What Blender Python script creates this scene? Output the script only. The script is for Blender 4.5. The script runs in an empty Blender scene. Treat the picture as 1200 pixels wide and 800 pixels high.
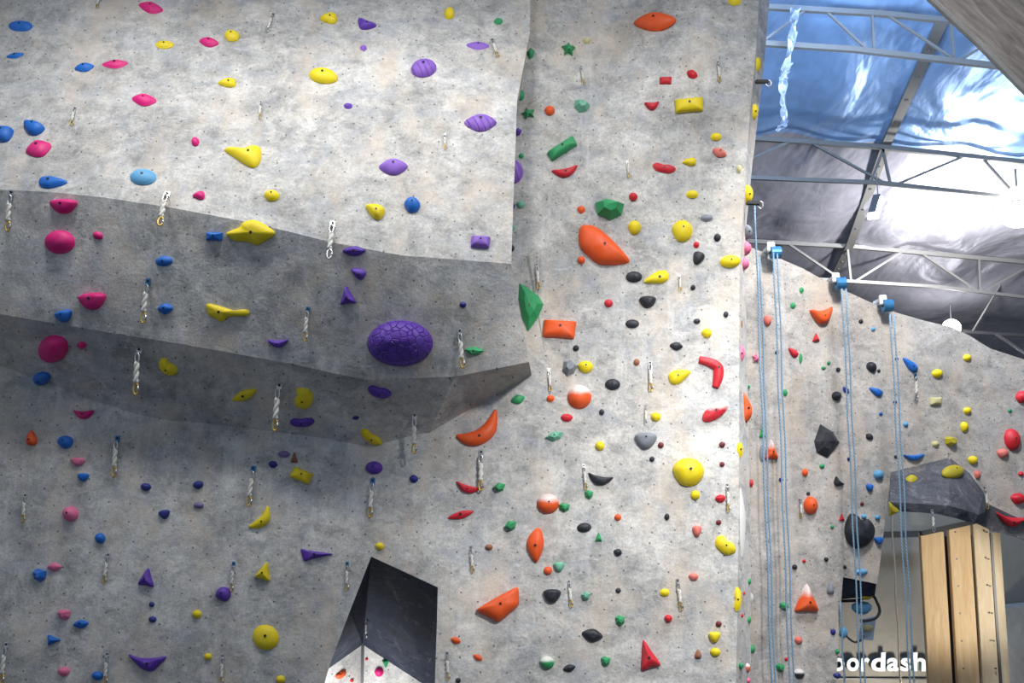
import bpy, bmesh, math, random
from mathutils import Vector, Matrix, noise as mnoise
from mathutils.bvhtree import BVHTree
from mathutils.geometry import delaunay_2d_cdt

random.seed(11)
S = bpy.context.scene
COL = S.collection
PI = math.pi
# ------------------------------------------------------------------ camera
F = 1167.0
PITCH = math.radians(8)
CAM = Vector((0, 0, 4.2))
cd = bpy.data.cameras.new('camera'); cam = bpy.data.objects.new('camera', cd); COL.objects.link(cam)
cam.location = CAM; cam.rotation_euler = (PI/2 + PITCH, 0, 0)
cd.sensor_width = 36; cd.lens = 36*F/1200; cd.clip_end = 300
S.camera = cam
FW = Vector((0, math.cos(PITCH), math.sin(PITCH))); UP = Vector((0, -math.sin(PITCH), math.cos(PITCH)))

def ray(u, v):
    return FW + Vector((1, 0, 0))*((u-600)/F) + UP*((400-v)/F)
def P(u, v, Y):
    d = ray(u, v)
    return CAM + d*(Y/d.y)

# ------------------------------------------------------------------ materials
def mat(name, color, rough=.5, metal=0, emit=None, estr=0, spec=.5):
    m = bpy.data.materials.new(name); m.use_nodes = True
    b = m.node_tree.nodes['Principled BSDF']
    b.inputs['Base Color'].default_value = (*color, 1)
    b.inputs['Roughness'].default_value = rough
    b.inputs['Metallic'].default_value = metal
    b.inputs['Specular IOR Level'].default_value = spec
    if emit:
        b.inputs['Emission Color'].default_value = (*emit, 1); b.inputs['Emission Strength'].default_value = estr
    return m

class NT:
    def __init__(s, m):
        s.t = m.node_tree; s.b = s.t.nodes['Principled BSDF']
    def n(s, kind, **kw):
        nd = s.t.nodes.new(kind)
        for k, v in kw.items():
            if k.startswith('i_'): nd.inputs[k[2:].replace('_', ' ')].default_value = v
            else: setattr(nd, k, v)
        return nd
    def l(s, a, b): s.t.links.new(a, b)
    def coord(s, scale=(1, 1, 1), rot=(0, 0, 0), kind='pos'):
        mp = s.n('ShaderNodeMapping'); mp.inputs['Scale'].default_value = scale; mp.inputs['Rotation'].default_value = rot
        if kind == 'pos': s.l(s.n('ShaderNodeNewGeometry').outputs['Position'], mp.inputs['Vector'])
        else: s.l(s.n('ShaderNodeTexCoord').outputs[kind], mp.inputs['Vector'])
        return mp.outputs['Vector']
    def noise(s, vec, scale, detail=6, rough=.6, dist=0):
        nd = s.n('ShaderNodeTexNoise'); nd.inputs['Scale'].default_value = scale; nd.inputs['Detail'].default_value = detail
        nd.inputs['Roughness'].default_value = rough; nd.inputs['Distortion'].default_value = dist
        s.l(vec, nd.inputs['Vector']); return nd.outputs['Fac']
    def ramp(s, fac, stops):
        r = s.n('ShaderNodeValToRGB'); e = r.color_ramp.elements
        while len(e) < len(stops): e.new(.5)
        for k, (p, c) in enumerate(stops):
            e[k].position = p; e[k].color = (*c, 1) if len(c) == 3 else c
        s.l(fac, r.inputs['Fac']); return r.outputs['Color']
    def mix(s, fac, a, b, mode='MIX'):
        m = s.n('ShaderNodeMix', data_type='RGBA', blend_type=mode)
        for sock, val in ((m.inputs[0], fac), (m.inputs[6], a), (m.inputs[7], b)):
            if isinstance(val, (float, int)): sock.default_value = val
            elif isinstance(val, tuple): sock.default_value = (*val, 1)
            else: s.l(val, sock)
        return m.outputs[2]
    def bump(s, h, strength=.3, dist=.02, prev=None):
        b = s.n('ShaderNodeBump'); b.inputs['Strength'].default_value = strength; b.inputs['Distance'].default_value = dist
        s.l(h, b.inputs['Height'])
        if prev: s.l(prev, b.inputs['Normal'])
        return b.outputs['Normal']

g = lambda x: (x, x, x)
def wall_mat(name, lo, hi, tint=(.36, .39, .46), chalk=.45, dots=True, streak=1.0):
    m = mat(name, g(.4), .85, spec=.25); t = NT(m)
    pos = t.coord()
    big = t.noise(pos, .7, 7, .62, .6)
    strokes = t.noise(t.coord((1.6, 1.6, 2.3), (0, .6, 0)), 2.0, 9, .7, .5)
    fine = t.noise(pos, 38, 5, .75)
    cloud = t.noise(t.coord((1, 1, 1.25), (0, .7, 0)), 4.6, 7, .72, .7)
    base = t.ramp(big, [(.32, lo), (.68, hi)])
    st = t.ramp(strokes, [(.34, g(.62)), (.52, g(.98)), (.68, g(1.2))])
    c = t.mix(.85, base, st, 'MULTIPLY')
    cl = t.ramp(cloud, [(.36, (.60, .62, .66)), (.5, g(.97)), (.62, (1.18, 1.17, 1.15))])
    c = t.mix(.65, c, cl, 'MULTIPLY')
    sp = t.ramp(fine, [(.3, g(.6)), (.5, g(1)), (.72, g(1.28))])
    c = t.mix(.8, c, sp, 'MULTIPLY')
    bl = t.ramp(t.noise(t.coord((1, 1, 1.6), (0, .9, 0)), 2.1, 6, .6, .8), [(.5, g(0)), (.66, g(.4))])
    c = t.mix(bl, c, tint)
    wm = t.ramp(t.noise(t.coord((1.2, 1, .7)), 1.7, 5, .6), [(.5, g(0)), (.68, g(.55))])
    c = t.mix(wm, c, (hi[0]*1.0, hi[1]*.86, hi[2]*.72))
    # chalk rubbed on the panels: vertical smears and short scuffs
    ch = t.ramp(t.noise(t.coord((7, 7, .55), (0, .06, 0)), 1.0, 5, .62, .4), [(.56, g(0)), (.72, g(chalk*streak))])
    c = t.mix(ch, c, (.74, .74, .74))
    sc = t.ramp(t.noise(t.coord((3, 3, 9), (0, -.45, 0)), 1.6, 4, .6, 1.5), [(.60, g(0)), (.68, g(chalk*1.0))])
    c = t.mix(sc, c, (.7, .71, .74))
    if dots:
        sx = t.n('ShaderNodeSeparateXYZ'); t.l(pos, sx.inputs[0])
        cx = t.n('ShaderNodeCombineXYZ'); t.l(sx.outputs['X'], cx.inputs['X']); t.l(sx.outputs['Z'], cx.inputs['Y'])
        v = t.n('ShaderNodeTexVoronoi', voronoi_dimensions='2D', feature='F1'); v.inputs['Scale'].default_value = 4.4
        v.inputs['Randomness'].default_value = .8; t.l(cx.outputs[0], v.inputs['Vector'])
        d = t.ramp(v.outputs['Distance'], [(.03, g(.8)), (.05, g(0))])
        c = t.mix(d, c, (.07, .07, .07))
    t.l(c, t.b.inputs['Base Color'])
    n1 = t.bump(fine, .35, .02)
    n2 = t.bump(strokes, .25, .05, n1)
    t.l(n2, t.b.inputs['Normal'])
    return m

M = {}
M['wall'] = wall_mat('climbing wall grey texture', (.40, .395, .385), (.70, .69, .665), (.33, .37, .45))
M['wall_charcoal'] = wall_mat('charcoal texture paint', (.075, .08, .1), (.15, .155, .18), (.06, .08, .13), .16)
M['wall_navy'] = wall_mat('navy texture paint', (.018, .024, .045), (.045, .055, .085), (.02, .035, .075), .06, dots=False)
M['wall_right'] = wall_mat('right wall grey texture', (.40, .375, .355), (.62, .59, .56), (.45, .45, .48), .3)
M['wall_white'] = wall_mat('white texture wall', (.6, .61, .6), (.8, .8, .79), (.7, .72, .74), .4)

def plank_mat(name, a, b, sc, rot):
    m = mat(name, a, .75); t = NT(m)
    mp = t.n('ShaderNodeMapping'); mp.inputs['Scale'].default_value = sc; t.l(t.coord((1, 1, 1), rot), mp.inputs['Vector'])
    n = t.noise(mp.outputs['Vector'], 2.2, 9, .7, .8)
    c = t.ramp(n, [(.3, a), (.55, tuple((x+y)/2 for x, y in zip(a, b))), (.72, b)])
    t.l(c, t.b.inputs['Base Color']); t.l(t.bump(n, .4, .03), t.b.inputs['Normal']); return m
M['wall_top'] = plank_mat('streaked grey brown texture', (.15, .13, .12), (.52, .46, .43), (1.0, 1.0, 8), (0, -.78, 0))
M['ply'] = plank_mat('birch plywood', (.64, .41, .20), (.86, .66, .40), (6, 6, .7), (0, 0, 0))
M['ply_pale'] = plank_mat('pale plywood', (.66, .50, .30), (.86, .74, .54), (6, 6, .7), (0, 0, 0))
M['back'] = plank_mat('painted block wall', (.20, .185, .16), (.27, .25, .215), (1.2, 1.2, 1.2), (0, 0, 0))
M['concrete'] = plank_mat('pale concrete', (.30, .30, .29), (.5, .5, .48), (1.5, 1.5, 1), (0, 0, 0))
M['floor'] = plank_mat('grey padded floor', (.06, .065, .075), (.10, .105, .115), (.5, .5, .5), (0, 0, 0))

def foil(name, col, rough):
    m = mat(name, col, rough, .6, spec=.6); t = NT(m)
    w = t.noise(t.coord((.6, .38, .6), (0, 0, .25)), .8, 3, .45, 1.0)
    w2 = t.noise(t.coord((1.3, .5, 1), (0, 0, -.5)), 2.2, 4, .5, 1.8)
    n1 = t.bump(w, .6, .5); n2 = t.bump(w2, .12, .12, n1)
    t.l(n2, t.b.inputs['Normal'])
    t.l(t.mix(t.ramp(w2, [(.35, g(0)), (.65, g(1))]), tuple(x*.85 for x in col), col), t.b.inputs['Base Color'])
    return m
M['foil_sky_tint'] = foil('silver foil with sky tint', (.26, .42, .72), .36)  # silver foil; the blue sky reflection is put into its base colour
M['foil_grey'] = foil('grey silver foil', (.33, .33, .39), .4)
M['foil_tape'] = foil('crinkled silver tape', (.32, .38, .48), .3)

COLS = {'pink': (.72, .012, .20), 'blue': (.012, .15, .58), 'yellow': (.84, .66, .012), 'purple': (.115, .04, .40),
        'violet': (.26, .12, .56), 'orange': (.82, .105, .018), 'red': (.62, .02, .035), 'green': (.03, .33, .12), 'mint': (.16, .47, .32),
        'black': (.022, .025, .034), 'grey': (.24, .26, .30), 'maroon': (.16, .02, .03), 'cyan': (.12, .38, .66), 'navy': (.02, .03, .22),
        'salmon': (.75, .19, .15), 'rose': (.78, .18, .33), 'white': (.72, .72, .70), 'lilac': (.20, .16, .34), 'brown': (.3, .12, .06), 'olive': (.48, .40, .02), 'pale': (.62, .58, .3)}
WORD = {'violet': 'light purple', 'mint': 'pale green', 'maroon': 'dark red', 'cyan': 'light blue', 'navy': 'dark blue', 'rose': 'light pink', 'salmon': 'pinkish red',
        'lilac': 'dull purple', 'olive': 'mustard yellow', 'pale': 'pale yellow'}
def plastic(name, col, chalk=False, groove=None):
    m = mat(name, col, .5, spec=.4); t = NT(m)
    f = t.noise(t.coord(), 70, 4, .6)
    nb = t.bump(f, .22, .008)
    c = t.mix(t.ramp(t.noise(t.coord(), 9, 4, .6), [(.45, g(0)), (.75, g(.22))]), col, tuple(min(1, x*.75+.16) for x in col))
    if chalk:
        sx = t.n('ShaderNodeSeparateXYZ'); t.l(t.coord(kind='Generated'), sx.inputs[0])
        ad = t.n('ShaderNodeMath', operation='MULTIPLY_ADD'); t.l(t.noise(t.coord(), 7, 4, .6), ad.inputs[0]); ad.inputs[1].default_value = .5; t.l(sx.outputs['Y'], ad.inputs[2])
        c = t.mix(t.ramp(ad.outputs[0], [(.78, g(0)), (1.0, g(.85))]), c, (.82, .8, .78))
    if groove == 'cells':
        v = t.n('ShaderNodeTexVoronoi', feature='DISTANCE_TO_EDGE'); v.inputs['Scale'].default_value = 13; t.l(t.coord(kind='Object'), v.inputs['Vector'])
        e = t.ramp(v.outputs['Distance'], [(.0, g(0)), (.09, g(1))])
        nb = t.bump(e, .7, .03, nb)
    if groove == 'lines':
        w = t.n('ShaderNodeTexWave'); w.inputs['Scale'].default_value = 5.5; w.inputs['Distortion'].default_value = 1.2; t.l(t.coord((1, .6, 0), (0, 0, -.7), 'Object'), w.inputs['Vector'])
        nb = t.bump(t.ramp(w.outputs['Fac'], [(.0, g(0)), (.3, g(1))]), .6, .025, nb)
    t.l(c, t.b.inputs['Base Color']); t.l(nb, t.b.inputs['Normal'])
    return m
for k, c in COLS.items():
    M[k] = plastic(k + ' hold plastic', c)
    M[k+'*'] = plastic(k + ' chalked hold plastic', c, True)
M['purple_cells'] = plastic('purple cell textured plastic', COLS['purple'], groove='cells')
M['violet_lines'] = plastic('purple grooved plastic', COLS['violet'], groove='lines')
M['boltdark'] = mat('dark bolt steel', (.03, .03, .035), .45, .6)
M['steel'] = mat('galvanised steel', (.13, .13, .128), .5, .5)
M['steel_dark'] = mat('dark steel', (.10, .10, .11), .5, .6)
M['chrome'] = mat('bright steel', (.62, .62, .62), .3, .9)
M['gold'] = mat('gold anodised alloy', (.62, .42, .10), .4, .6)
M['webbing'] = mat('white webbing', (.70, .69, .64), .8)
M['blue_alloy'] = mat('blue anodised alloy', (.04, .20, .42), .4, .4)
M['black_rub'] = mat('black rubber', (.025, .025, .028), .6)
M['rope_blue'] = mat('blue rope', (.16, .29, .43), .8)
t_ = NT(M['rope_blue']); wv = t_.n('ShaderNodeTexWave'); wv.inputs['Scale'].default_value = 16; t_.l(t_.coord((1, 1, 1), (.6, .6, 0)), wv.inputs['Vector'])
t_.l(t_.mix(wv.outputs['Fac'], (.11, .24, .39), (.28, .42, .56)), t_.b.inputs['Base Color'])
M['rope_beige'] = mat('beige cord', (.78, .70, .58), .8)
M['letter'] = mat('white letter face', (.80, .82, .83), .4)
M['letter_side'] = mat('teal letter side', (.05, .13, .16), .5)
M['lamp_glow'] = mat('lamp diffuser', (1, 1, 1), .5, emit=(1, .98, .95), estr=14)
M['panel_blue'] = mat('pale blue panel', (.55, .68, .85), .5)

# ------------------------------------------------------------------ helpers
def tag(o, label=None, cat=None, group=None, kind=None):
    if label: o['label'] = label
    if cat: o['category'] = cat
    if group: o['group'] = group
    if kind: o['kind'] = kind
    return o
def meshobj(name, verts, faces, m, parent=None, smooth=False):
    me = bpy.data.meshes.new(name); me.from_pydata([tuple(v) for v in verts], [], faces); me.update()
    for mm in (m if isinstance(m, list) else [m]): me.materials.append(mm)
    if smooth: me.polygons.foreach_set('use_smooth', [True]*len(me.polygons))
    o = bpy.data.objects.new(name, me); COL.objects.link(o)
    if parent: o.parent = parent
    return o
def bmobj(name, bm, m, parent=None, smooth=False):
    bmesh.ops.recalc_face_normals(bm, faces=bm.faces)
    me = bpy.data.meshes.new(name); bm.to_mesh(me); bm.free()
    for mm in (m if isinstance(m, list) else [m]): me.materials.append(mm)
    if smooth: me.polygons.foreach_set('use_smooth', [True]*len(me.polygons))
    o = bpy.data.objects.new(name, me); COL.objects.link(o)
    if parent: o.parent = parent
    return o
def empty(name, loc, mtx=None):
    o = bpy.data.objects.new(name, None); COL.objects.link(o); o.empty_display_size = .05
    if mtx: o.matrix_world = mtx
    else: o.location = loc
    return o
def add_tube(bm, pts, r, seg=8, closed=False, rs=None):
    pts = [Vector(p) for p in pts]; n = len(pts); rings = []
    prev = None
    for i, p in enumerate(pts):
        a = pts[(i-1) % n] if (closed or i > 0) else p
        b = pts[(i+1) % n] if (closed or i < n-1) else p
        d = (b-a).normalized()
        if prev is None:
            x = d.orthogonal().normalized()
        else:
            x = (prev - d*prev.dot(d)).normalized()
        prev = x; y = d.cross(x)
        rr = rs[i] if rs else r
        rings.append([bm.verts.new(p + (x*math.cos(2*PI*k/seg) + y*math.sin(2*PI*k/seg))*rr) for k in range(seg)])
    m = n if closed else n-1
    for i in range(m):
        A, B = rings[i], rings[(i+1) % n]
        for k in range(seg): bm.faces.new((A[k], A[(k+1) % seg], B[(k+1) % seg], B[k]))
    if not closed:
        bm.faces.new(rings[0][::-1]); bm.faces.new(rings[-1])
def add_bar(bm, a, b, w, h, up=Vector((0, 0, 1))):
    a = Vector(a); b = Vector(b); d = (b-a).normalized()
    s = d.cross(up)
    s = s.normalized() if s.length > 1e-4 else d.orthogonal().normalized()
    t = s.cross(d)
    vs = []
    for p in (a, b):
        for i, j in ((-1, -1), (1, -1), (1, 1), (-1, 1)): vs.append(bm.verts.new(p + s*(w/2*i) + t*(h/2*j)))
    for f in ((0, 1, 2, 3), (7, 6, 5, 4), (0, 4, 5, 1), (1, 5, 6, 2), (2, 6, 7, 3), (3, 7, 4, 0)): bm.faces.new([vs[k] for k in f])
def add_box(bm, c, s, bev=0):
    r = bmesh.ops.create_cube(bm, size=1, matrix=Matrix.Translation(c) @ Matrix.Diagonal((*s, 1)))
    if bev:
        es = {e for v in r['verts'] for e in v.link_edges}
        bmesh.ops.bevel(bm, geom=list(es), offset=bev, segments=2, affect='EDGES')
def add_cyl(bm, a, b, r, seg=12): add_tube(bm, [a, b], r, seg)

def catmull(pts, sub, closed):
    n = len(pts); out = []
    for i in range(n if closed else n-1):
        g4 = [pts[(i+k-1) % n] if closed else pts[min(max(i+k-1, 0), n-1)] for k in range(4)]
        for s in range(sub):
            t = s/sub
            out.append(tuple(.5*(2*g4[1][d] + (g4[2][d]-g4[0][d])*t + (2*g4[0][d]-5*g4[1][d]+4*g4[2][d]-g4[3][d])*t*t
                             + (3*g4[1][d]-g4[0][d]-3*g4[2][d]+g4[3][d])*t**3) for d in range(len(pts[0]))))
    if not closed: out.append(pts[-1])
    return out

# ------------------------------------------------------------------ the climbing walls
SURF = []   # (region, bvh)
def wall(name, region, verts, faces, m, solid=0):
    o = meshobj(name, verts, faces, m); tag(o, kind='structure')
    tris = [tuple(p.vertices) for p in o.data.polygons]
    if region: SURF.append((region, BVHTree.FromPolygons([v.co.copy() for v in o.data.vertices], tris), o.name))
    return o
def cdt(points, edges):
    vs = [Vector((p[0], p[1])) for p in points]
    return delaunay_2d_cdt(vs, edges, [], 0, 1e-4)
def inside(p, poly):
    c = False; n = len(poly)
    for i in range(n):
        x1, y1 = poly[i][:2]; x2, y2 = poly[i-1][:2]
        if (y1 > p[1]) != (y2 > p[1]) and p[0] < (x2-x1)*(p[1]-y1)/(y2-y1)+x1: c = not c
    return c
def orient(verts, faces):
    out = []
    for f in faces:
        a, b, c = (Vector(verts[k]) for k in f[:3])
        nn = (b-a).cross(c-a)
        out.append(tuple(f) if nn.dot(CAM-a) > 0 else tuple(reversed(f)))
    return out

def Yw(u, v):  # main wall leans back a few degrees
    return 10.4 + (800-v)*.0011
HOLE = [(435, 652), (470, 668), (513, 688), (512, 730), (500, 1085), (300, 1085), (386, 780), (410, 716)]
ARETE = [(891, -40), (889, 10), (884, 80), (879, 130), (874, 200), (870, 260), (867, 310), (866, 440), (866, 600), (864, 720), (862, 815), (857, 1085)]
def v_ok(a, b): return not (b < 270 and 620 < a < 810)
def build_front():
    border = [(-420, -60), (300, -40), (600, -40), (790, -40)] + ARETE + [(700, 1085), (560, 1085)] + [HOLE[4], HOLE[3], HOLE[2], HOLE[1], HOLE[0], HOLE[7], HOLE[6], HOLE[5]] + [(150, 1085), (-420, 1085), (-420, 400)]
    n = len(border); pts = list(border); ed = [(i, (i+1) % n) for i in range(n)]
    inner = [(680, 120, .10), (745, 60, -.06), (735, 150, .05), (700, 250, .02), (650, 200, .05), (790, 200, -.05), (820, 90, -.08), (800, 330, -.04), (720, 380, .03), (640, 420, .02),
             (700, 520, .04), (780, 480, -.05), (800, 620, -.02), (690, 660, .03), (600, 560, -.04), (590, 660, .03), (640, 750, -.02), (760, 740, .03),
             (500, 580, 0), (400, 590, .03), (300, 560, -.03), (200, 600, .02), (100, 560, -.02), (60, 680, .03), (160, 730, -.02), (280, 700, .02), (330, 620, 0), (620, 300, 0), (500, 450, 0), (200, 450, 0), (0, 470, 0)]
    crease = [[(800, -38, .0), (752, 110, .0), (705, 250, .02)], [(748, -38, .16), (705, 110, .15), (672, 235, .1)], [(668, 70, .1), (640, 160, .12), (616, 300, .03)]]
    off = {}
    for a, b, c in inner:
        if v_ok(a, b): off[len(pts)] = c; pts.append((a, b))
    for cr in crease:
        for k, (a, b, c) in enumerate(cr):
            off[len(pts)] = c; pts.append((a, b))
            if k: ed.append((len(pts)-2, len(pts)-1))
    r = cdt(pts, ed)
    vv = []
    for k, p in enumerate(r[0]):
        src = r[3][k][0] if r[3][k] else None
        vv.append(P(p.x, p.y, Yw(p.x, p.y) + off.get(src, 0)))
    faces = []
    for f in r[2]:
        c = sum((r[0][k] for k in f), Vector((0, 0)))/len(f)
        if inside(c, border): faces.append(tuple(f))
    base = len(vv)
    # chamfer and return behind the right hand arete
    cham = [(904, -40), (901, 10), (895, 80), (889, 130), (881, 200), (875, 260), (873, 310), (876, 440), (879, 600), (880, 720), (880, 815), (878, 1085)]
    A = [len(vv)+k for k in range(len(ARETE))]
    vv += [P(a, b, Yw(a, b)) for a, b in ARETE]
    B = [len(vv)+k for k in range(len(cham))]
    vv += [P(a, b, Yw(a, b)+.38) for a, b in cham]
    Cc = [len(vv)+k for k in range(len(cham))]
    vv += [P(a, b, Yw(a, b)+.38) + Vector((0, 2.6, 0)) for a, b in cham]
    for k in range(len(cham)-1):
        faces.append((A[k], A[k+1], B[k+1], B[k])); faces.append((B[k], B[k+1], Cc[k+1], Cc[k]))
    fo = orient(vv, faces)
    return wall('wall_front', 'centre', vv, fo, M['wall'])
build_front()

# the bulging left wall: slab above, two tucked-under faces below
TOP = [(-420, -40, 11.0), (120, -40, 11.0), (300, -40, 11.02), (480, -40, 11.05), (622, -40, 11.1)]
T2 = [(-420, 30, 10.72), (120, 30, 10.70), (300, 28, 10.76), (480, 34, 10.78), (621, 38, 10.95)]
MID = [(-420, 130, 10.28), (120, 140, 10.22), (300, 146, 10.26), (460, 140, 10.3), (606, 118, 10.5)]
E1 = [(-420, 180, 9.95), (0, 222, 9.82), (60, 225, 9.82), (120, 231, 9.8), (200, 243, 9.78), (300, 262, 9.76), (390, 284, 9.75), (470, 299, 9.75), (599, 309, 9.78)]
E2 = [(-420, 300, 10.2), (0, 368, 10.2), (60, 378, 10.17), (120, 388, 10.14), (213, 403, 10.1), (341, 426, 10.08), (427, 445, 10.1), (533, 441, 10.2), (620, 424, 10.38)]
E3 = [(-420, 300, 11.0), (0, 432, 10.86), (60, 455, 10.84), (107, 475, 10.82), (170, 496, 10.8), (320, 515, 10.78), (427, 529, 10.76), (500, 513, 10.78), (623, 439, 10.8)]
def build_bulge():
    vv = []; faces = []
    def row(r): 
        i = len(vv); vv.extend(P(*p) for p in r); return list(range(i, i+len(r)))
    r0, r1, r2 = row(TOP), row(T2), row(MID); r3 = row(E1)
    n0 = P(0, 222, 9.82); pn = (P(599, 309, 9.78)-n0).cross(P(213, 403, 10.1)-n0)
    def onp(u, v):
        d = ray(u, v); return (CAM + d*((n0-CAM).dot(pn)/d.dot(pn))).y
    r4 = row([(a, b, onp(a, b)) for a, b, c in E2]); r5 = row(E3)
    for a, b in ((r0, r1), (r1, r2)):
        for k in range(4): faces.append((a[k], a[k+1], b[k+1], b[k]))
    # MID (5) to E1 (9)
    m = [0, 0, 1, 1, 1, 2, 3, 3, 4]
    for k in range(8):
        if m[k] == m[k+1]: faces.append((r2[m[k]], r3[k+1], r3[k]))
        else: faces.append((r2[m[k]], r2[m[k+1]], r3[k+1], r3[k]))
    for a, b in ((r3, r4), (r4, r5)):
        for k in range(8): faces.append((a[k], a[k+1], b[k+1], b[k]))
    # triangulate for flatness
    tri = []
    for f in faces:
        if len(f) == 4: tri += [(f[0], f[1], f[2]), (f[0], f[2], f[3])]
        else: tri.append(f)
    fo = orient(vv, tri)
    # right hand return of the bulge, running straight back to the main wall
    edge = [r0[-1], r1[-1], r2[-1], r3[-1], r4[-1], r5[-1]]
    bk = []
    for i in edge:
        p = vv[i].copy(); p.y = 11.6; p.x -= .03; bk.append(len(vv)); vv.append(p)
    for k in range(5): fo.append((edge[k], bk[k], bk[k+1], edge[k+1]))
    return wall('wall_left', 'left', vv, fo, M['wall'])
build_bulge()

# right wall, farther back, with its swooping top edge and cut away foot
def Yr(u): return 13.0 + (u-860)*.0022
W2TOP = [(800, 262), (875, 288), (905, 299), (940, 314), (980, 336), (1020, 354), (1050, 366), (1085, 376), (1115, 383), (1136, 393), (1160, 408), (1200, 421), (1290, 440)]
W2BOT = [(1290, 650), (1200, 610), (1157, 590), (1152, 575), (1135, 554), (1113, 537), (1080, 544), (1045, 553), (1041, 580), (1036, 620), (1032, 655), (1028, 684), (988, 676), (984, 730), (979, 815), (970, 960), (900, 960), (800, 960)]
def build_right():
    border = W2TOP + W2BOT; n = len(border)
    pts = border + [(930, 400), (980, 450), (1050, 440), (1120, 460), (1180, 500), (930, 560), (990, 560), (930, 700), (1010, 640), (1060, 500)]
    r = cdt(pts, [(i, (i+1) % n) for i in range(n)])
    rnd = random.Random(3)
    vv = [P(p.x, p.y, Yr(p.x) + (rnd.uniform(-.05, .05) if k >= n else 0)) for k, p in enumerate(r[0])]
    faces = []
    for f in r[2]:
        c = sum((r[0][k] for k in f), Vector((0, 0)))/len(f)
        if inside(c, border): faces.append(tuple(f))
    fo = orient(vv, faces)
    # thickness
    o2 = []
    for a, b in border:
        p = P(a, b, Yr(a)); i = len(vv); vv.append(p); vv.append(p + Vector((0.0, .9, 0))); o2.append(i)
    for k in range(n):
        a, b = o2[k], o2[(k+1) % n]; fo.append((a, b, b+1, a+1))
    return wall('wall_right', 'right', vv, fo, M['wall_right'])
build_right()

def solid(name, front, back, m, parent=None):
    n = len(front); vv = list(front)+list(back)
    f = [tuple(range(n)), tuple(range(2*n-1, n-1, -1))] + [(k, k+n, (k+1) % n + n, (k+1) % n) for k in range(n)]
    bm = bmesh.new(); bv = [bm.verts.new(v) for v in vv]
    for q in f: bm.faces.new([bv[k] for k in q])
    bmesh.ops.triangulate(bm, faces=[x for x in bm.faces if len(x.verts) > 4])
    return bmobj(name, bm, m, parent)

# charcoal overhang block at the foot of the right wall
def build_block():
    top = [(1044, 553, 13.40), (1080, 544, 13.48), (1113, 536, 13.55), (1136, 554, 13.6), (1153, 577, 13.63), (1157, 592, 13.64)]
    mid = [(1043, 588, 12.98), (1078, 590, 12.92), (1112, 592, 12.92), (1132, 598, 13.0), (1147, 603, 13.2), (1154, 600, 13.5)]
    bot = [(1041, 599, 13.05), (1075, 600, 12.95), (1098, 602, 12.95), (1120, 607, 13.0), (1140, 613, 13.15), (1152, 606, 13.5)]
    vv = [P(*p) for p in top+mid+bot] + [P(a, b, c) + Vector((.45, .9, .1)) for a, b, c in bot]
    fs = []
    for r in range(3):
        for k in range(5):
            a = r*6+k; fs += [(a, a+1, a+7), (a, a+7, a+6)]
    fs += [(0, 6, 12), (0, 12, 18), (5, 17, 11), (5, 23, 17)]
    o = meshobj('overhang_block', vv, orient(vv, fs), M['wall_charcoal'])
    tag(o, 'charcoal faceted overhang block bulging above the timber column on right wall', 'climbing volume')
    SURF.append(('block', BVHTree.FromPolygons([v.co.copy() for v in o.data.vertices], [tuple(p.vertices) for p in o.data.polygons]), o.name))
    return o
block = build_block()
u2 = solid('wall_soffit', [P(1153, 588, 13.64), P(1200, 610, 13.74), P(1290, 650, 13.94), P(1290, 668, 13.95), P(1200, 632, 13.8), P(1163, 622, 13.75), P(1142, 612, 13.6)],
           [P(1153, 592, 14.4), P(1200, 612, 14.4), P(1290, 652, 14.4), P(1290, 664, 14.4), P(1200, 628, 14.4), P(1163, 620, 14.4), P(1142, 611, 14.4)], M['wall_charcoal'])
u2.name = 'trim_1'; tag(u2, kind='structure')
SURF.append(('soffit', BVHTree.FromPolygons([v.co.copy() for v in u2.data.vertices], [tuple(p.vertices) for p in u2.data.polygons]), u2.name))

# dark cave volume hanging at the lower edge by the sign
vb = solid('cave_volume', [P(986, 675, 13.3), P(1027, 683, 13.4), P(1025, 698, 13.55), P(1005, 700, 13.6), P(986, 702, 13.5)],
           [P(986, 675, 14.1), P(1027, 683, 14.1), P(1025, 694, 14.1), P(1005, 696, 14.1), P(986, 698, 14.1)], M['wall_navy'])
tag(vb, 'dark purple-grey wedge volume under the right wall edge, above the sign', 'climbing volume')

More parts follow.
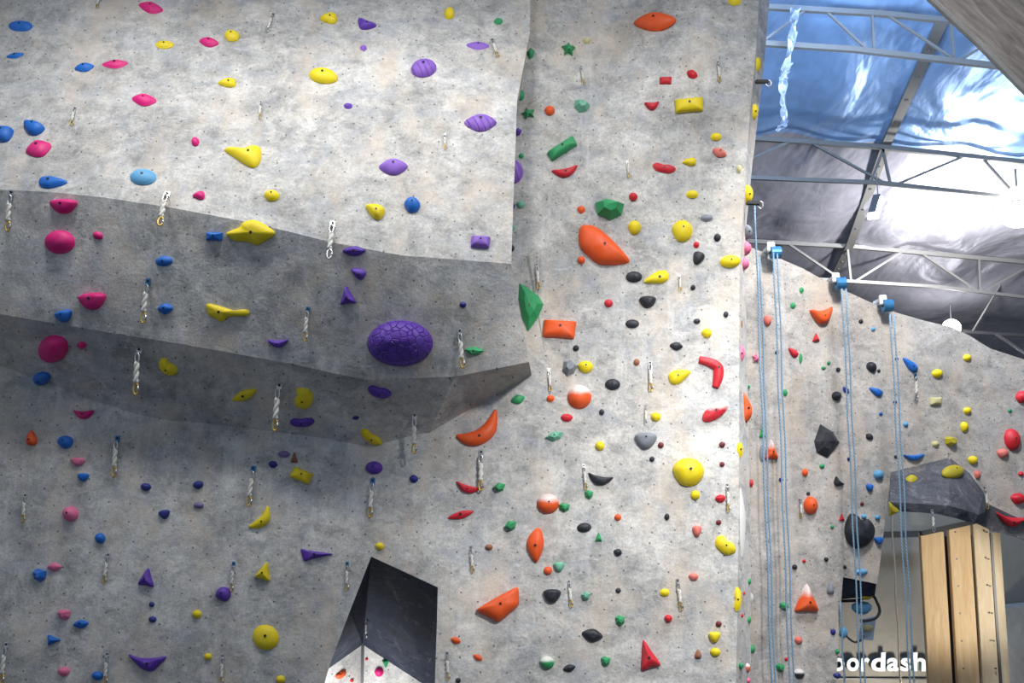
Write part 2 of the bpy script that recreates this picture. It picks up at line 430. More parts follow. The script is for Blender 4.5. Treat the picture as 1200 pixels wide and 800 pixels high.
# the tent-shaped tunnel through the main wall, and the white wall inside it
def build_tunnel():
    W = lambda a, b: P(a, b, Yw(a, b)+.004)
    Yi = 12.7
    I = {'apex': P(425, 755, Yi), 'l': P(384, 784, Yi-.35), 'l2': P(340, 815, Yi-.7), 'r': P(497, 803, Yi-.35), 'r2': P(520, 818, Yi-.45), 'ld': P(340, 900, Yi-.7)}
    vv = [W(*HOLE[0]), W(*HOLE[1]), W(*HOLE[2]), W(*HOLE[3]), W(*HOLE[4]), W(*HOLE[5]), W(*HOLE[6]), W(*HOLE[7]), I['apex'], I['l'], I['l2'], I['r'], I['r2'], P(494, 815, 10.95)]
    fs = [(0, 7, 8), (7, 6, 9, 8), (6, 5, 10, 9), (0, 8, 1), (1, 8, 11, 2), (2, 11, 12), (2, 12, 3), (3, 12, 4)]
    tri = []
    for f in fs:
        if len(f) == 4: tri += [(f[0], f[1], f[2]), (f[0], f[2], f[3])]
        else: tri.append(f)
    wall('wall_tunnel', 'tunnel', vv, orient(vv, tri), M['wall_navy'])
    a, l2, r2 = P(425, 740, Yi), P(330, 806, Yi-.75), P(545, 817, Yi-.6)
    ad, ld, rd = a.copy(), l2.copy(), r2.copy()
    for q in (ad, ld, rd): q.z = 0
    v2 = [a, l2, ld, ad, r2, rd]
    o = wall('wall_inner', 'inner', v2, orient(v2, [(0, 1, 2, 3), (0, 3, 5, 4)]), M['wall_white'])
    bm = bmesh.new(); p = P(425, 752, Yi-.02); add_bar(bm, p, Vector((p.x, p.y, 0)), .03, .03, Vector((0, 1, 0)))
    tag(bmobj('trim_2', bm, M['steel_dark']), kind='structure')
build_tunnel()

# hanging lip of another wall, top right, nearer to the viewer
tp = [P(1082, -40, 8.0), P(1089, -2, 8.0), P(1148, 53, 8.0), P(1202, 108, 8.0), P(1330, 225, 8.0), P(1330, -40, 8.0)]
wt = solid('wall_top', tp, [p + Vector((1.6, 1.0, 1.5)) for p in tp], M['wall_top']); tag(wt, kind='structure')
bm = bmesh.new(); add_tube(bm, [P(a, b, 8.0) + Vector((0, -.005, 0)) for a, b in ((1082, -40), (1089, -2), (1148, 53), (1202, 108), (1330, 225))], .03, 8)
o = bmobj('trim_3', bm, M['concrete']); tag(o, kind='structure')

# ------------------------------------------------------------------ floor, back wall, ceiling
fl = meshobj('floor', [(-14, -6, 0), (22, -6, 0), (22, 44, 0), (-14, 44, 0)], [(0, 1, 2, 3)], M['floor']); tag(fl, kind='structure')
YB = 17.0
a, b = P(800, 560, YB), P(1172, 560, YB)
bw = solid('wall_back', [Vector((a.x, YB, 0)), Vector((b.x+6, YB, 0)), Vector((b.x+6, YB, 5.6)), Vector((a.x, YB, 5.6))], [Vector((a.x, YB+.3, 0)), Vector((b.x+6, YB+.3, 0)), Vector((b.x+6, YB+.3, 5.6)), Vector((a.x, YB+.3, 5.6))], M['back']); tag(bw, kind='structure')
p1, p2 = P(1178, 712, 16.6), P(1300, 700, 16.6)
cb = solid('wall_low', [Vector((p1.x, 16.6, 0)), Vector((p2.x, 16.6, 0)), p2, p1], [Vector((p1.x, 16.95, 0)), Vector((p2.x, 16.95, 0)), p2+Vector((0, .35, 0)), p1+Vector((0, .35, 0))], M['concrete']); tag(cb, kind='structure')
bm = bmesh.new(); add_bar(bm, P(1000, 627, 16.7), P(1130, 624, 16.7), .1, .1); o = bmobj('trim_4', bm, M['steel']); tag(o, kind='structure')
bm = bmesh.new(); add_bar(bm, P(970, 795, 16.96), P(1110, 795, 16.96), .03, .02); o = bmobj('trim_5', bm, M['steel_dark']); tag(o, kind='structure')

def Hroof(X, Y): return 4.2 + 11.14 - .2*Y - .085*(X-5)
def build_roof():
    nx, ny = 84, 90; x0, x1, y0, y1 = 1.5, 26, 12.0, 44
    vv = []; fs = []; mi = []
    for j in range(ny+1):
        for i in range(nx+1):
            X = x0+(x1-x0)*i/nx; Y = y0+(y1-y0)*j/ny
            bay = (Y-16.0)/4.7
            sag = .16*abs(math.sin(PI*bay)) + .1*abs(math.sin(PI*(X-.19*Y)/1.9))
            wr = mnoise.noise(Vector((X*.9, Y*.45, 0)))*.14 + mnoise.noise(Vector((X*2.2, Y*1.1, 5)))*.06
            vv.append((X, Y, Hroof(X, Y) + .42 - sag*.8 + wr*.7))
    for j in range(ny):
        for i in range(nx):
            k = j*(nx+1)+i; fs.append((k, k+nx+1, k+nx+2, k+1)); Y = y0+(y1-y0)*(j+.5)/ny
            mi.append(0 if Y < 20.6 else 1)
    o = meshobj('ceiling', vv, fs, [M['foil_sky_tint'], M['foil_grey']], smooth=True); tag(o, kind='structure')
    for p, m_ in zip(o.data.polygons, mi): p.material_index = m_
build_roof()
w_ = solid('wall_far', [Vector((-2, 44, 0)), Vector((40, 44, 0)), Vector((40, 44, 12)), Vector((-2, 44, 12))], [Vector((-2, 44.3, 0)), Vector((40, 44.3, 0)), Vector((40, 44.3, 12)), Vector((-2, 44.3, 12))], M['back']); tag(w_, kind='structure')

def truss(Y, top, bot, webs, label, r1=.055, r2=.055, rw=.025):
    root = empty('roof_truss', P(*top[0], Y)); tag(root, label, 'truss', 'steel trusses under the foil roof')
    inv = root.location
    def tb(name, pts, r, m):
        bm = bmesh.new(); pp = [P(a, b, Y)-inv for a, b in pts]
        for k in range(len(pp)-1): add_bar(bm, pp[k], pp[k+1], r*1.6, r*1.6)
        bmobj(name, bm, m, root)
    tb('top_chord', top, r1, M['steel']); tb('bottom_chord', bot, r2, M['steel'])
    for w in webs: tb('web_strut', w, rw, M['steel'])
    for (a, b) in ((w[0]) for w in webs):
        pass
    return root
truss(16, [(860, 6), (1030, 16), (1110, 24), (1260, 38)], [(850, 48), (1000, 58), (1165, 77), (1300, 92)],
      [((945, 11), (893, 49)), ((968, 13), (1016, 58)), ((1022, 17), (1024, 59)), ((1040, 18), (1119, 70)), ((1114, 26), (1118, 70)), ((1190, 32), (1122, 72))],
      'nearest and highest steel roof truss, its lower chord ending at the streaked lip')
truss(20.4, [(850, 160), (1030, 172), (1200, 190), (1320, 203)], [(850, 207), (1030, 214), (1200, 233), (1320, 246)],
      [((925, 166), (880, 186)), ((880, 186), (870, 207)), ((950, 167), (1034, 213)), ((1034, 173), (1043, 214)), ((1130, 183), (1053, 215)), ((1152, 186), (1192, 231)), ((1020, 214), (1036, 173))],
      'middle steel roof truss passing just above the hanging bright tube lamp', .06, .05, .03)
truss(25.3, [(850, 281), (1000, 289), (1200, 307), (1330, 321)], [(940, 326), (1100, 336), (1200, 348), (1330, 362)],
      [((923, 285), (985, 327)), ((993, 290), (997, 329)), ((1057, 295), (1003, 329)), ((1080, 297), (1145, 341)), ((1147, 303), (1148, 341)), ((1205, 312), (1153, 341))],
      'farthest steel roof truss, running behind the top edge of right wall', .065, .05, .035)
def purlin(pts, label, w):
    root = empty('roof_purlin', P(*pts[0])); tag(root, label, 'purlin')
    bm = bmesh.new(); pp = [P(*p)-root.location for p in pts]
    for k in range(len(pp)-1): add_bar(bm, pp[k], pp[k+1], w, .06)
    bmobj('channel', bm, M['steel'], root)
    bm = bmesh.new()
    for k in range(len(pp)-1):
        for t in (.2, .4, .6, .8):
            q = pp[k].lerp(pp[k+1], t); add_cyl(bm, q+Vector((0, 0, -.05)), q+Vector((0, 0, -.03)), .035)
    bmobj('bolt_row', bm, M['steel_dark'], root)
purlin([(1104, 24, 16.05), (1040, 165, 20.3), (996, 287, 25.1), (974, 330, 27.2)], 'punched steel purlin slanting down through middle of the foil roof', .2)
purlin([(1260, 70, 17.3), (1188, 180, 20.5), (1120, 286, 25.0), (1074, 375, 30.2)], 'dark slim purlin crossing the roof near the glaring lamp', .14)
# rod and duct near the lamp behind the wall top
bm = bmesh.new(); add_tube(bm, [P(1128, 388, 28), P(1165, 391, 28), P(1230, 395, 28)], .06); o = bmobj('cable_pipe', bm, M['steel_dark']); tag(o, 'thin dark pipe beside the small lamp over the right wall top', 'pipe')
bm = bmesh.new(); add_tube(bm, [P(1182, 318, 26.5), P(1139, 389, 28)], .03); o = bmobj('brace_rod', bm, M['steel']); tag(o, 'thin slanting rod dropping to the dark pipe above right wall', 'rod')
bm = bmesh.new(); add_tube(bm, [P(1168, 392, 27.5), P(1240, 440, 25)], .06); o = bmobj('brace_pipe', bm, M['steel_dark']); tag(o, 'black brace falling to the right behind the right wall top', 'pipe')
# crinkled foil tape dangling near the arete
bm = bmesh.new(); rnd = random.Random(5); prev = None
cl = [(932, 8), (929, 40), (923, 75), (917, 100), (920, 138), (914, 152)]
for k, (a, b) in enumerate(catmull([(float(a), float(b)) for a, b in cl], 7, False)):
    c = P(a, b, 15.3+.02*k); w = .035+.045*rnd.random()
    q = [bm.verts.new(c+Vector((s*w, rnd.uniform(-.09, .09), rnd.uniform(-.03, .03)))) for s in (-1, -.3, .4, 1)]
    if prev:
        for i in range(3): bm.faces.new((prev[i], prev[i+1], q[i+1], q[i]))
    prev = q
o = bmobj('foil_strip', bm, M['foil_tape']); tag(o, 'crinkled silver foil strip hanging loose from the roof beside the centre wall', 'foil strip')
sm = o.modifiers.new('thick', 'SOLIDIFY'); sm.thickness = .01

# lamps seen in the roof
def tube_lamp():
    root = empty('tube_lamp', P(1028, 222, 19.6)); L = root.location; tag(root, 'short bright tube lamp hanging slanted under the middle truss', 'lamp')
    a, b = P(1029, 233, 19.6)-L, P(1023, 254, 19.0)-L
    bm = bmesh.new(); add_bar(bm, a, b, .2, .09, Vector((0, 0, 1))); bmobj('diffuser', bm, M['lamp_glow'], root)
    bm = bmesh.new(); add_bar(bm, a+Vector((0, .05, .09)), b+Vector((0, .05, .09)), .14, .05); bmobj('housing', bm, M['steel'], root)
    bm = bmesh.new(); add_tube(bm, [Vector((0, 0, .35)), a+Vector((0, 0, .08))], .012); bmobj('cord', bm, M['steel_dark'], root)
tube_lamp()
def bay_lamp(u, v, Y, r, label, rtilt=.0):
    c = P(u, v, Y); root = empty('high_bay_lamp', c); tag(root, label, 'lamp')
    root.rotation_euler = (rtilt, 0, 0)
    bm = bmesh.new(); bmesh.ops.create_cone(bm, segments=28, radius1=r, radius2=r*.4, depth=r*.7, cap_ends=True, matrix=Matrix.Translation((0, 0, r*.4))); bmobj('shade', bm, M['steel'], root)
    bm = bmesh.new(); bmesh.ops.create_uvsphere(bm, u_segments=20, v_segments=10, radius=r*.96, matrix=Matrix.Diagonal((1, 1, .95, 1))); bmobj('diffuser', bm, M['lamp_glow'], root, True)
    bm = bmesh.new(); add_tube(bm, [Vector((0, 0, r*.7)), Vector((0, 0, r*.7+.5))], .02); bmobj('stem', bm, M['steel_dark'], root)
    return c
big_lamp = bay_lamp(1193, 243, 20.0, .46, 'glaring high-bay lamp at right edge below the middle truss')
small_lamp = bay_lamp(1115, 384, 27.0, .26, 'small glowing lamp peeking over the right wall top edge')

# ------------------------------------------------------------------ the timber column and the sign
def column():
    Yc = 14.6; base = P(1130, 800, Yc); zt = P(1110, 618, Yc).z
    root = empty('timber_column', Vector((base.x, Yc, 0))); tag(root, 'tall plywood-clad column with dark joints standing below the charcoal block', 'column')
    def slab(name, u0, u1, ytop, m, dY=0, th=.08):
        a, b = P(u0, 800, Yc+dY), P(u1, 800, Yc+dY); zz = P((u0+u1)/2-8, ytop, Yc+dY).z
        bm = bmesh.new(); cx = (a.x+b.x)/2-base.x
        add_box(bm, Vector((cx, dY+th/2, zz/2)), (abs(b.x-a.x), th, zz), .006)
        return bmobj(name, bm, m, root)
    slab('board', 1088.5, 1116.5, 623, M['ply'])
    slab('board', 1122.5, 1148.5, 615, M['ply'])
    slab('board', 1152, 1171, 613, M['ply_pale'], .06)
    slab('board', 1173.5, 1184, 624, M['ply_pale'], .14)
    c = slab('core', 1108, 1182, 628, M['steel_dark'], .24, .35)
    bm = bmesh.new()
    for z in [1.2+.38*k for k in range(9)]:
        for x in (.0, .46): add_cyl(bm, Vector((x, -.004, z)), Vector((x, .02, z)), .013)
    bmobj('t_nut', bm, M['steel_dark'], root)
    bm = bmesh.new(); add_bar(bm, P(1079, 625, Yc-.03)-root.location, P(1141, 611, Yc-.03)-root.location, .1, .06); bmobj('cap_bar', bm, M['black_rub'], root)
    bm = bmesh.new(); pp = P(1172.5, 800, Yc+.08)-root.location; add_bar(bm, Vector((pp.x, .08, 0)), Vector((pp.x, .08, zt-.1)), .035, .035, Vector((0, 1, 0))); bmobj('metal_strip', bm, M['steel'], root)
column()

def sign():
    zb = P(1030, 784.5, YB).z; s = YB/F
    root = empty('wall_sign', Vector((P(1030, 784, YB).x, YB-.08, zb))); tag(root, 'sign of raised white lowercase letters on the wall beside the timber column', 'sign')
    spans = [('d', 956, 972), ('o', 974, 988), ('o', 990.5, 1005), ('r', 1007.5, 1017), ('d', 1019, 1035.5), ('a', 1037.5, 1051.5), ('s', 1053.5, 1065.5), ('h', 1068, 1083)]
    for ch, u0, u1 in spans:
        cu = bpy.data.curves.new('letter', 'FONT'); cu.body = ch; cu.extrude = .05; cu.offset = .028; cu.resolution_u = 4; cu.size = 1
        tmp = bpy.data.objects.new('letter', cu); COL.objects.link(tmp)
        dg = bpy.context.evaluated_depsgraph_get(); me = bpy.data.meshes.new_from_object(tmp.evaluated_get(dg))
        COL.objects.unlink(tmp); bpy.data.objects.remove(tmp); bpy.data.curves.remove(cu)
        xs = [v.co.x for v in me.vertices]; ys = [v.co.y for v in me.vertices]
        x0, x1 = min(xs), max(xs); y0, y1 = min(ys), max(ys)
        X0, X1 = P(u0, 778, YB-.08).x-root.location.x, P(u1, 778, YB-.08).x-root.location.x
        hh = (20.5 if ch in 'dh' else 14.5)*s
        for v in me.vertices:
            x, y, z = v.co
            v.co = (X0+(x-x0)/(x1-x0)*(X1-X0) + (y-y0)/(y1-y0)*hh*.08, -z, (y-y0)/(y1-y0)*hh)
        me.materials.clear(); me.materials.append(M['letter']); me.materials.append(M['letter_side'])
        me.update()
        for p in me.polygons: p.material_index = 0 if p.normal.y < -.7 else 1
        o = bpy.data.objects.new('letter', me); COL.objects.link(o); o.parent = root
sign()

# ------------------------------------------------------------------ holds
def cast(u, v, only=None):
    d = ray(u, v).normalized(); best = None
    for reg, bv, nm in SURF:
        if only and reg != only: continue
        h = bv.ray_cast(CAM, d, 60)
        if h[0] is not None and (best is None or h[3] < best[3]): best = (reg, h[0], h[1] if h[1].dot(d) < 0 else -h[1], h[3])
    if best is None:
        q = P(u, v, 11.0); near = None
        for reg, bv, nm in SURF:
            if reg not in ('centre', 'left', 'right'): continue
            h = bv.find_nearest(q)
            if h[0] is not None and (near is None or h[3] < near[3]): near = (reg, h[0], h[1] if h[1].dot(d) < 0 else -h[1], h[3])
        best = near
    return best
def frame(p, n):
    z = n.normalized(); y = (Vector((0, 0, 1)) - z*z.z).normalized(); x = y.cross(z)
    return Matrix(((x.x, y.x, z.x, p.x), (x.y, y.y, z.y, p.y), (x.z, y.z, z.z, p.z), (0, 0, 0, 1)))

EL = [(math.cos(2*PI*k/20), math.sin(2*PI*k/20)) for k in range(20)]
SH = {  # outline (unit box, y up), apex, height factor, smooth subdivisions
    'dome': (EL, (0, .12), .62, 2), 'oval': (EL, (0, .1), .5, 1), 'knob': (EL, (0, .1), .6, 1),
    'lens': ([(-1, 0), (-.55, .65), (0, .95), (.55, .7), (1, .05), (.5, -.75), (0, -1), (-.55, -.7)], (0, .2), .5, 4),
    'jug': ([(-1, .5), (-.6, .85), (0, .92), (.6, .85), (1, .5), (.8, -.25), (.4, -.85), (0, -1), (-.4, -.85), (-.8, -.25)], (0, .35), .62, 3),
    'moon': ([(-1, .85), (-.5, .68), (0, .6), (.5, .68), (1, .85), (.8, 0), (.4, -.8), (0, -1), (-.4, -.8), (-.8, 0)], (0, -.1), .6, 3),
    'drop': ([(1, .05), (.8, .38), (.3, .72), (-.3, .98), (-.85, .75), (-1, 0), (-.85, -.75), (-.3, -.98), (.3, -.7), (.8, -.3)], (-.25, .1), .55, 4),
    'tri': ([(-.1, 1), (.15, .98), (.55, .1), (1, -.75), (.85, -1), (0, -.95), (-.85, -1), (-1, -.8), (-.55, .1)], (0, -.2), .55, 3),
    'box': ([(-.9, .9), (0, .95), (.9, 1), (1, .85), (.98, 0), (.95, -.8), (.8, -.95), (0, -.95), (-.85, -1), (-1, -.8), (-1, 0), (-1, .75)], (0, .25), .6, 3),
    'bean': ([(-1, .3), (-.6, .9), (-.1, .65), (.4, .8), (.95, .4), (1, -.2), (.6, -.9), (0, -1), (-.7, -.7)], (0, 0), .55, 4),
    'lump': ([(-1, .1), (-.7, .75), (-.1, 1), (.6, .8), (1, .15), (.8, -.6), (.2, -1), (-.5, -.85)], (0, .15), .6, 4),
    'wedge': ([(-1, .2), (-.1, 1), (1, .35), (.5, -.75), (-.3, -1)], (-.1, .15), .7, 0),
    'gem': ([(-1, .55), (-.3, 1), (1, .6), (.85, -.4), (.1, -1), (-.8, -.5)], (0, .2), .65, 0),
    'star': ([(-1, .4), (-.4, .45), (0, 1), (.35, .4), (1, .2), (.55, -.3), (.6, -1), (0, -.55), (-.6, -.9), (-.55, -.2)], (0, 0), .5, 0),
    'horn': ([(-1, .95), (0, .5), (1, .3), (.7, -.4), (0, -1), (-.7, -.9)], (.1, -.1), .6, 3),
    'fish': ([(-1, .8), (-.85, 1), (-.4, .75), (.1, .35), (.4, .1), (.62, .32), (.9, .3), (1, -.05), (.85, -.35), (.4, -.42), (0, -.55), (-.2, -.95), (-.35, -1), (-.5, -.75), (-.85, -.3), (-.95, .3)], (-.35, .1), .35, 3),
    'cloud': ([(-1, -.05), (-.75, .2), (-.45, .45), (-.3, .8), (.1, 1), (.45, .75), (.8, .35), (1, 0), (.85, -.35), (.5, -.75), (.25, -1), (0, -.8), (-.3, -.7), (-.65, -.65), (-.9, -.35)], (.1, .05), .4, 3),
    'pear': ([(-1, .75), (-.7, .85), (-.1, .7), (.55, 1), (.92, .9), (1, .3), (.9, -.5), (.6, -1), (.2, -.8), (-.3, -.25), (-.7, .2), (-.95, .5)], (.35, .2), .45, 3),
    'cube': ([(-.75, 1), (.5, .92), (.72, .5), (.9, .7), (1, -.2), (.5, -1), (-.4, -1), (-1, -.5), (-.85, .1), (-.55, .3)], (0, 0), .4, 2),
    'boat': ([(-1, .95), (-.5, .6), (0, .5), (.5, .6), (.95, .75), (.95, .4), (.6, -.4), (.3, -1), (-.1, -.95), (-.55, -.3)], (.1, -.1), .6, 3),
    'slant': ([(-1, -.35), (-.6, .0), (0, .45), (.55, .8), (.95, 1), (1, .4), (.98, -.05), (.6, -.5), (.1, -1), (-.15, -.95), (-.5, -.7), (-.7, -.6)], (.15, 0), .45, 3),
}
def build_hold(u, v, w, h, color, shape, ang=0, pts=None, rad=None, hgt=None, bolt=True, name='climbing_hold', only=None, at=None):
    hit = cast(*(at or (u, v)), only); reg, p, n, dist = hit
    d0 = ray(u, v).normalized()
    graze = abs(d0.dot(n)) < .42
    if graze: n = (n*.55 - d0*.85).normalized()   # wraps round the arete edge
    mtx = frame(p, n); inv = mtx.inverted()
    px = dist*d0.dot(FW)/F
    def un(du, dv):
        if graze: return Vector((du*px, -dv*px))
        d = ray(u+du, v+dv); t = (p-CAM).dot(n)/d.dot(n); q = inv @ (CAM+d*t); return Vector((q.x, q.y))
    ca, sa = math.cos(math.radians(ang)), math.sin(math.radians(ang))
    rnd = random.Random(int(u*13+v*7))
    bm = bmesh.new()
    if shape == 'spine':      # swept hold: pts = pixel offsets, rad = pixel radii
        sp = catmull([(a[0]-u, a[1]-v, r) for a, r in zip(pts, rad)], 7, False)
        c2 = [un(a, b) for a, b, r in sp]; N = len(sp); rings = []
        H = (hgt or 1.0)
        for i in range(N):
            tdir = (c2[min(i+1, N-1)]-c2[max(i-1, 0)]).normalized(); nn = Vector((-tdir.y, tdir.x)); r = max(sp[i][2], .4)*px
            rings.append([bm.verts.new((c2[i].x+nn.x*r*math.cos(PI*k/8), c2[i].y+nn.y*r*math.cos(PI*k/8), -.012 if k in (0, 8) else r*H*math.sin(PI*k/8)*1.0)) for k in range(9)])
        for i in range(N-1):
            for k in range(8): bm.faces.new((rings[i][k], rings[i][k+1], rings[i+1][k+1], rings[i+1][k]))
        bm.faces.new(rings[0]); bm.faces.new(rings[-1][::-1])
        ztop = max(rad)*px*H; top = c2[N//2]; smooth = True; ztop *= 1.0
    else:
        if pts: out = [(a-u, b-v) for a, b in pts]; sub = 3 if shape != 'facet' else 0; apex = (0, 0); hf = .5
        else:
            o_, apex, hf, sub = SH[shape]
            out = []
            for a, b in o_:
                X, Yy = a*w/2, b*h/2
                out.append((X*ca-Yy*sa, -(X*sa+Yy*ca)))
            X, Yy = apex[0]*w/2, apex[1]*h/2; apex = (X*ca-Yy*sa, -(X*sa+Yy*ca))
        if sub > 1: out = catmull([tuple(q) for q in out], sub, True)
        loc = [un(*q) for q in out]; ap = un(*apex)
        size = min(w, h)*px
        H = hgt*px if hgt else hf*size*(.95 if max(w, h) < 26 else .8)
        H = max(H, .02)
        smooth = sub > 0
        if smooth:
            R = 7 if max(w, h) > 24 else 5
            seq = [math.cos(PI/2*k/R) for k in range(R)]
            rings = [[bm.verts.new((q.x, q.y, -.012)) for q in loc]]
            for s in seq:
                z = H*((1-s*s)**.5 if shape not in ('box', 'jug', 'moon', 'slant') else (1-s**3)**.42)
                ring = []
                for q in loc:
                    a = ap+(q-ap)*s
                    nz = mnoise.noise(Vector((a.x*9+u, a.y*9+v, 3)))*.12*H
                    ring.append(bm.verts.new((a.x, a.y, .012*(s > .999)+z+nz*(1-s*s))))
                rings.append(ring)
            tip = bm.verts.new((ap.x, ap.y, H))
            L = len(loc)
            for i in range(len(rings)-1):
                for k in range(L): bm.faces.new((rings[i][k], rings[i][(k+1) % L], rings[i+1][(k+1) % L], rings[i+1][k]))
            for k in range(L): bm.faces.new((rings[-1][k], rings[-1][(k+1) % L], tip))
        else:
            L = len(loc); rings = []
            for s, z in ((1, -.012), (1, .015), (.5, H)):
                rings.append([bm.verts.new((*(ap+(q-ap)*s), z*(1+.12*rnd.uniform(-1, 1) if z > .02 else 1))) for q in loc])
            tip = bm.verts.new((ap.x, ap.y, H*1.08))
            for i in range(2):
                for k in range(L): bm.faces.new((rings[i][k], rings[i][(k+1) % L], rings[i+1][(k+1) % L], rings[i+1][k]))
            for k in range(L): bm.faces.new((rings[-1][k], rings[-1][(k+1) % L], tip))
        top = ap; ztop = H
    o = bmobj(name, bm, M[color], None, smooth)
    o.matrix_world = mtx
    if bolt and color != 'white' and max(w, h) >= 18:
        rb = .0095 if max(w, h) < 30 else .014
        bm = bmesh.new(); add_cyl(bm, Vector((top.x, top.y, ztop*.8)), Vector((top.x, top.y, ztop+.006)), rb, 10)
        bmobj('bolt', bm, M['boltdark'], o)
    return o, reg, p

SHW = {'dome': 'round domed', 'oval': 'oval', 'knob': 'knob', 'lens': 'flat lens-shaped', 'jug': 'scooped jug', 'moon': 'half-moon', 'drop': 'teardrop', 'tri': 'triangular', 'box': 'blocky',
       'bean': 'bean-shaped', 'lump': 'lumpy', 'wedge': 'faceted wedge', 'gem': 'faceted', 'star': 'spiky', 'horn': 'horn-shaped', 'boat': 'boat-shaped', 'slant': 'slanted'}
ITEMS = []   # dicts for labelling
def H(u, v, w, h, color, shape, ang=0, short=None, label=None, **kw):
    o, reg, p = build_hold(u, v, w, h, color, shape, ang, **kw)
    c = color.replace('*', '').split('_')[0]
    ITEMS.append(dict(o=o, u=u, v=v, w=w, h=h, c=WORD.get(c, c), s=shape, reg=reg, short=short, label=label, kind='hold'))
    return o

# --- landmarks first: (each has its own wording)
H(469, 402, 77, 54, 'purple_cells', 'dome', short='giant purple dome', label='giant purple dome hold with a cell-cracked surface on the shaded overhang', hgt=24, bolt=False)
H(294, 272.5, 57, 30, 'yellow', 'cloud', short='yellow cloud-shaped hold', label='big yellow cloud-shaped hold just under the upper edge of the shaded overhang')
H(267, 366, 51, 21, 'yellow', 'fish', short='yellow fish-shaped hold', label='yellow fish-shaped hold with a tail on the shaded overhang')
H(285, 184.5, 43, 25, 'yellow', 'pear', short='yellow pear-shaped hold', label='yellow pear-shaped hold with a long left tip on the bright upper wall')
H(379, 90, 34, 17, 'yellow', 'oval', -8, short='plump yellow oval hold', label='plump yellow oval hold high on the bright upper left wall', hgt=9)
H(496.5, 81, 30, 20, 'violet_lines', 'dome', 8, short='round grooved purple hold', label='round light purple grooved hold high on the bright upper wall')
H(563, 144.5, 38, 20, 'violet_lines', 'lens', 0, short='long grooved purple hold', label='long light purple grooved hold near the right edge of upper wall')
H(601, 202, 24, 27, 'violet_lines', 'dome', 0, short='purple corner hold', label='light purple grooved hold half hidden behind the corner of upper wall', only='centre')
H(461, 196, 34, 19, 'violet', 'lens', 0, short='light purple lens hold', label='light purple lens-shaped hold in the middle right of bright upper wall')
H(70.5, 283.5, 35, 28, 'pink', 'dome', 0, short='domed pink upper hold', label='big domed pink hold below the flat pink jug on the shaded overhang', hgt=11, bolt=False)
H(63, 408, 33, 31, 'pink', 'dome', 0, short='round pink ball hold', label='big round pink ball-like hold at the lower left of shaded overhang', hgt=13, bolt=False)
H(75, 241.5, 32, 18, 'pink', 'jug', 0, short='flat pink jug', label='wide flat pink jug just under the left overhang edge')
H(109, 352.5, 32, 21, 'pink', 'jug', 4, short='tilted pink jug', label='pink jug with a pale rim in the middle of pink line on overhang')
H(45.5, 175, 31, 19, 'pink', 'lens', 14, short='tilted pink lens hold', label='pink lens-shaped hold tilted up to the right on bright upper wall')
H(168, 208, 31, 18, 'cyan', 'oval', 0, short='ribbed light blue hold', label='light blue ribbed oval hold just above the left overhang edge', hgt=7)
H(62.5, 214, 33, 14, 'blue', 'drop', 0, short='blue teardrop hold', label='blue teardrop hold pointing right, just above the overhang edge')
H(369, 649.5, 36, 13, 'purple', 'drop', 0, short='purple spike hold', label='dark purple spike-shaped hold pointing right on the lower left wall', pts=[(353, 643), (362, 645), (378, 647), (390, 649), (378, 652), (366, 655), (357, 657), (354, 650)])
H(173, 776, 44, 20, 'purple', 'boat', 0, short='purple boat-shaped hold', label='big dark purple boat-shaped hold at the foot of lower left wall')
H(311.5, 746.5, 31, 29, 'yellow', 'dome', -30, short='yellow disc hold', label='big yellow disc hold near the foot of lower left wall', hgt=8)
H(306, 608, 26, 27, 'yellow', 'spine', pts=[(292, 617), (302, 614), (311, 607), (314, 593)], rad=[1.5, 5.2, 5.6, 1.5], short='yellow banana hold', label='yellow banana-shaped hold curving up to the right on lower left wall')
H(561, 503, 52, 44, 'orange', 'spine', pts=[(535, 510.5), (548, 514), (562, 512), (574, 501), (581, 480)], rad=[2, 7.5, 9.5, 8.5, 1.8], short='big orange crescent', label='big orange crescent hold just below the right tip of shaded overhang')
H(583, 708, 50, 40, 'orange', 'slant', 0, short='orange slab hold', label='big orange slanted slab hold low on the centre wall', bolt=True)
H(767.5, 26, 50, 22, 'orange', 'lens', 4, short='long orange top hold', label='long lumpy orange hold at the top of centre wall')
H(707, 290, 60, 48, 'orange', 'lump', pts=[(679, 268), (686, 264), (697, 266), (711, 276), (726, 291), (738, 306), (733, 310), (715, 311), (700, 309), (688, 299), (679, 288)], short='huge orange teardrop', label='huge smooth orange teardrop hold in the upper middle of centre wall', hgt=15)
H(655.5, 386, 38, 21, 'orange', 'box', -5, short='orange block hold', label='blocky orange ledge hold right of the tall green hold on centre wall')
H(679, 465, 28, 28, 'orange*', 'dome', 0, short='chalky orange ball', label='round orange ball hold with a chalk-white top on centre wall', hgt=12, bolt=False)
H(642, 590, 26, 23, 'orange*', 'dome', 0, short='small chalky orange dome', label='orange domed hold with chalky top between green holds low on centre wall', hgt=11)
H(627, 638.5, 20, 40, 'orange', 'lens', 0, short='upright orange hold', label='upright narrow orange hold low on the centre wall', pts=[(631, 618), (636, 626), (637, 640), (633, 652), (628, 659), (621, 650), (617, 638), (621, 626)], hgt=9)
H(621, 360, 30, 54, 'green', 'facet', pts=[(609, 332), (620, 339), (631, 347), (637, 357), (630, 373), (619, 388), (612, 372), (608, 350)], short='tall green hold', label='tall dark green hold tucked against the right edge of the overhang', hgt=10, only='centre')
H(714, 246, 34, 25, 'green', 'gem', -4, short='green block hold', label='chunky green block hold above the huge orange teardrop hold', hgt=14)
H(659, 175, 36, 12, 'green', 'box', 32, short='green beam hold', label='green beam-like hold slanting up to the right on centre wall', hgt=10)
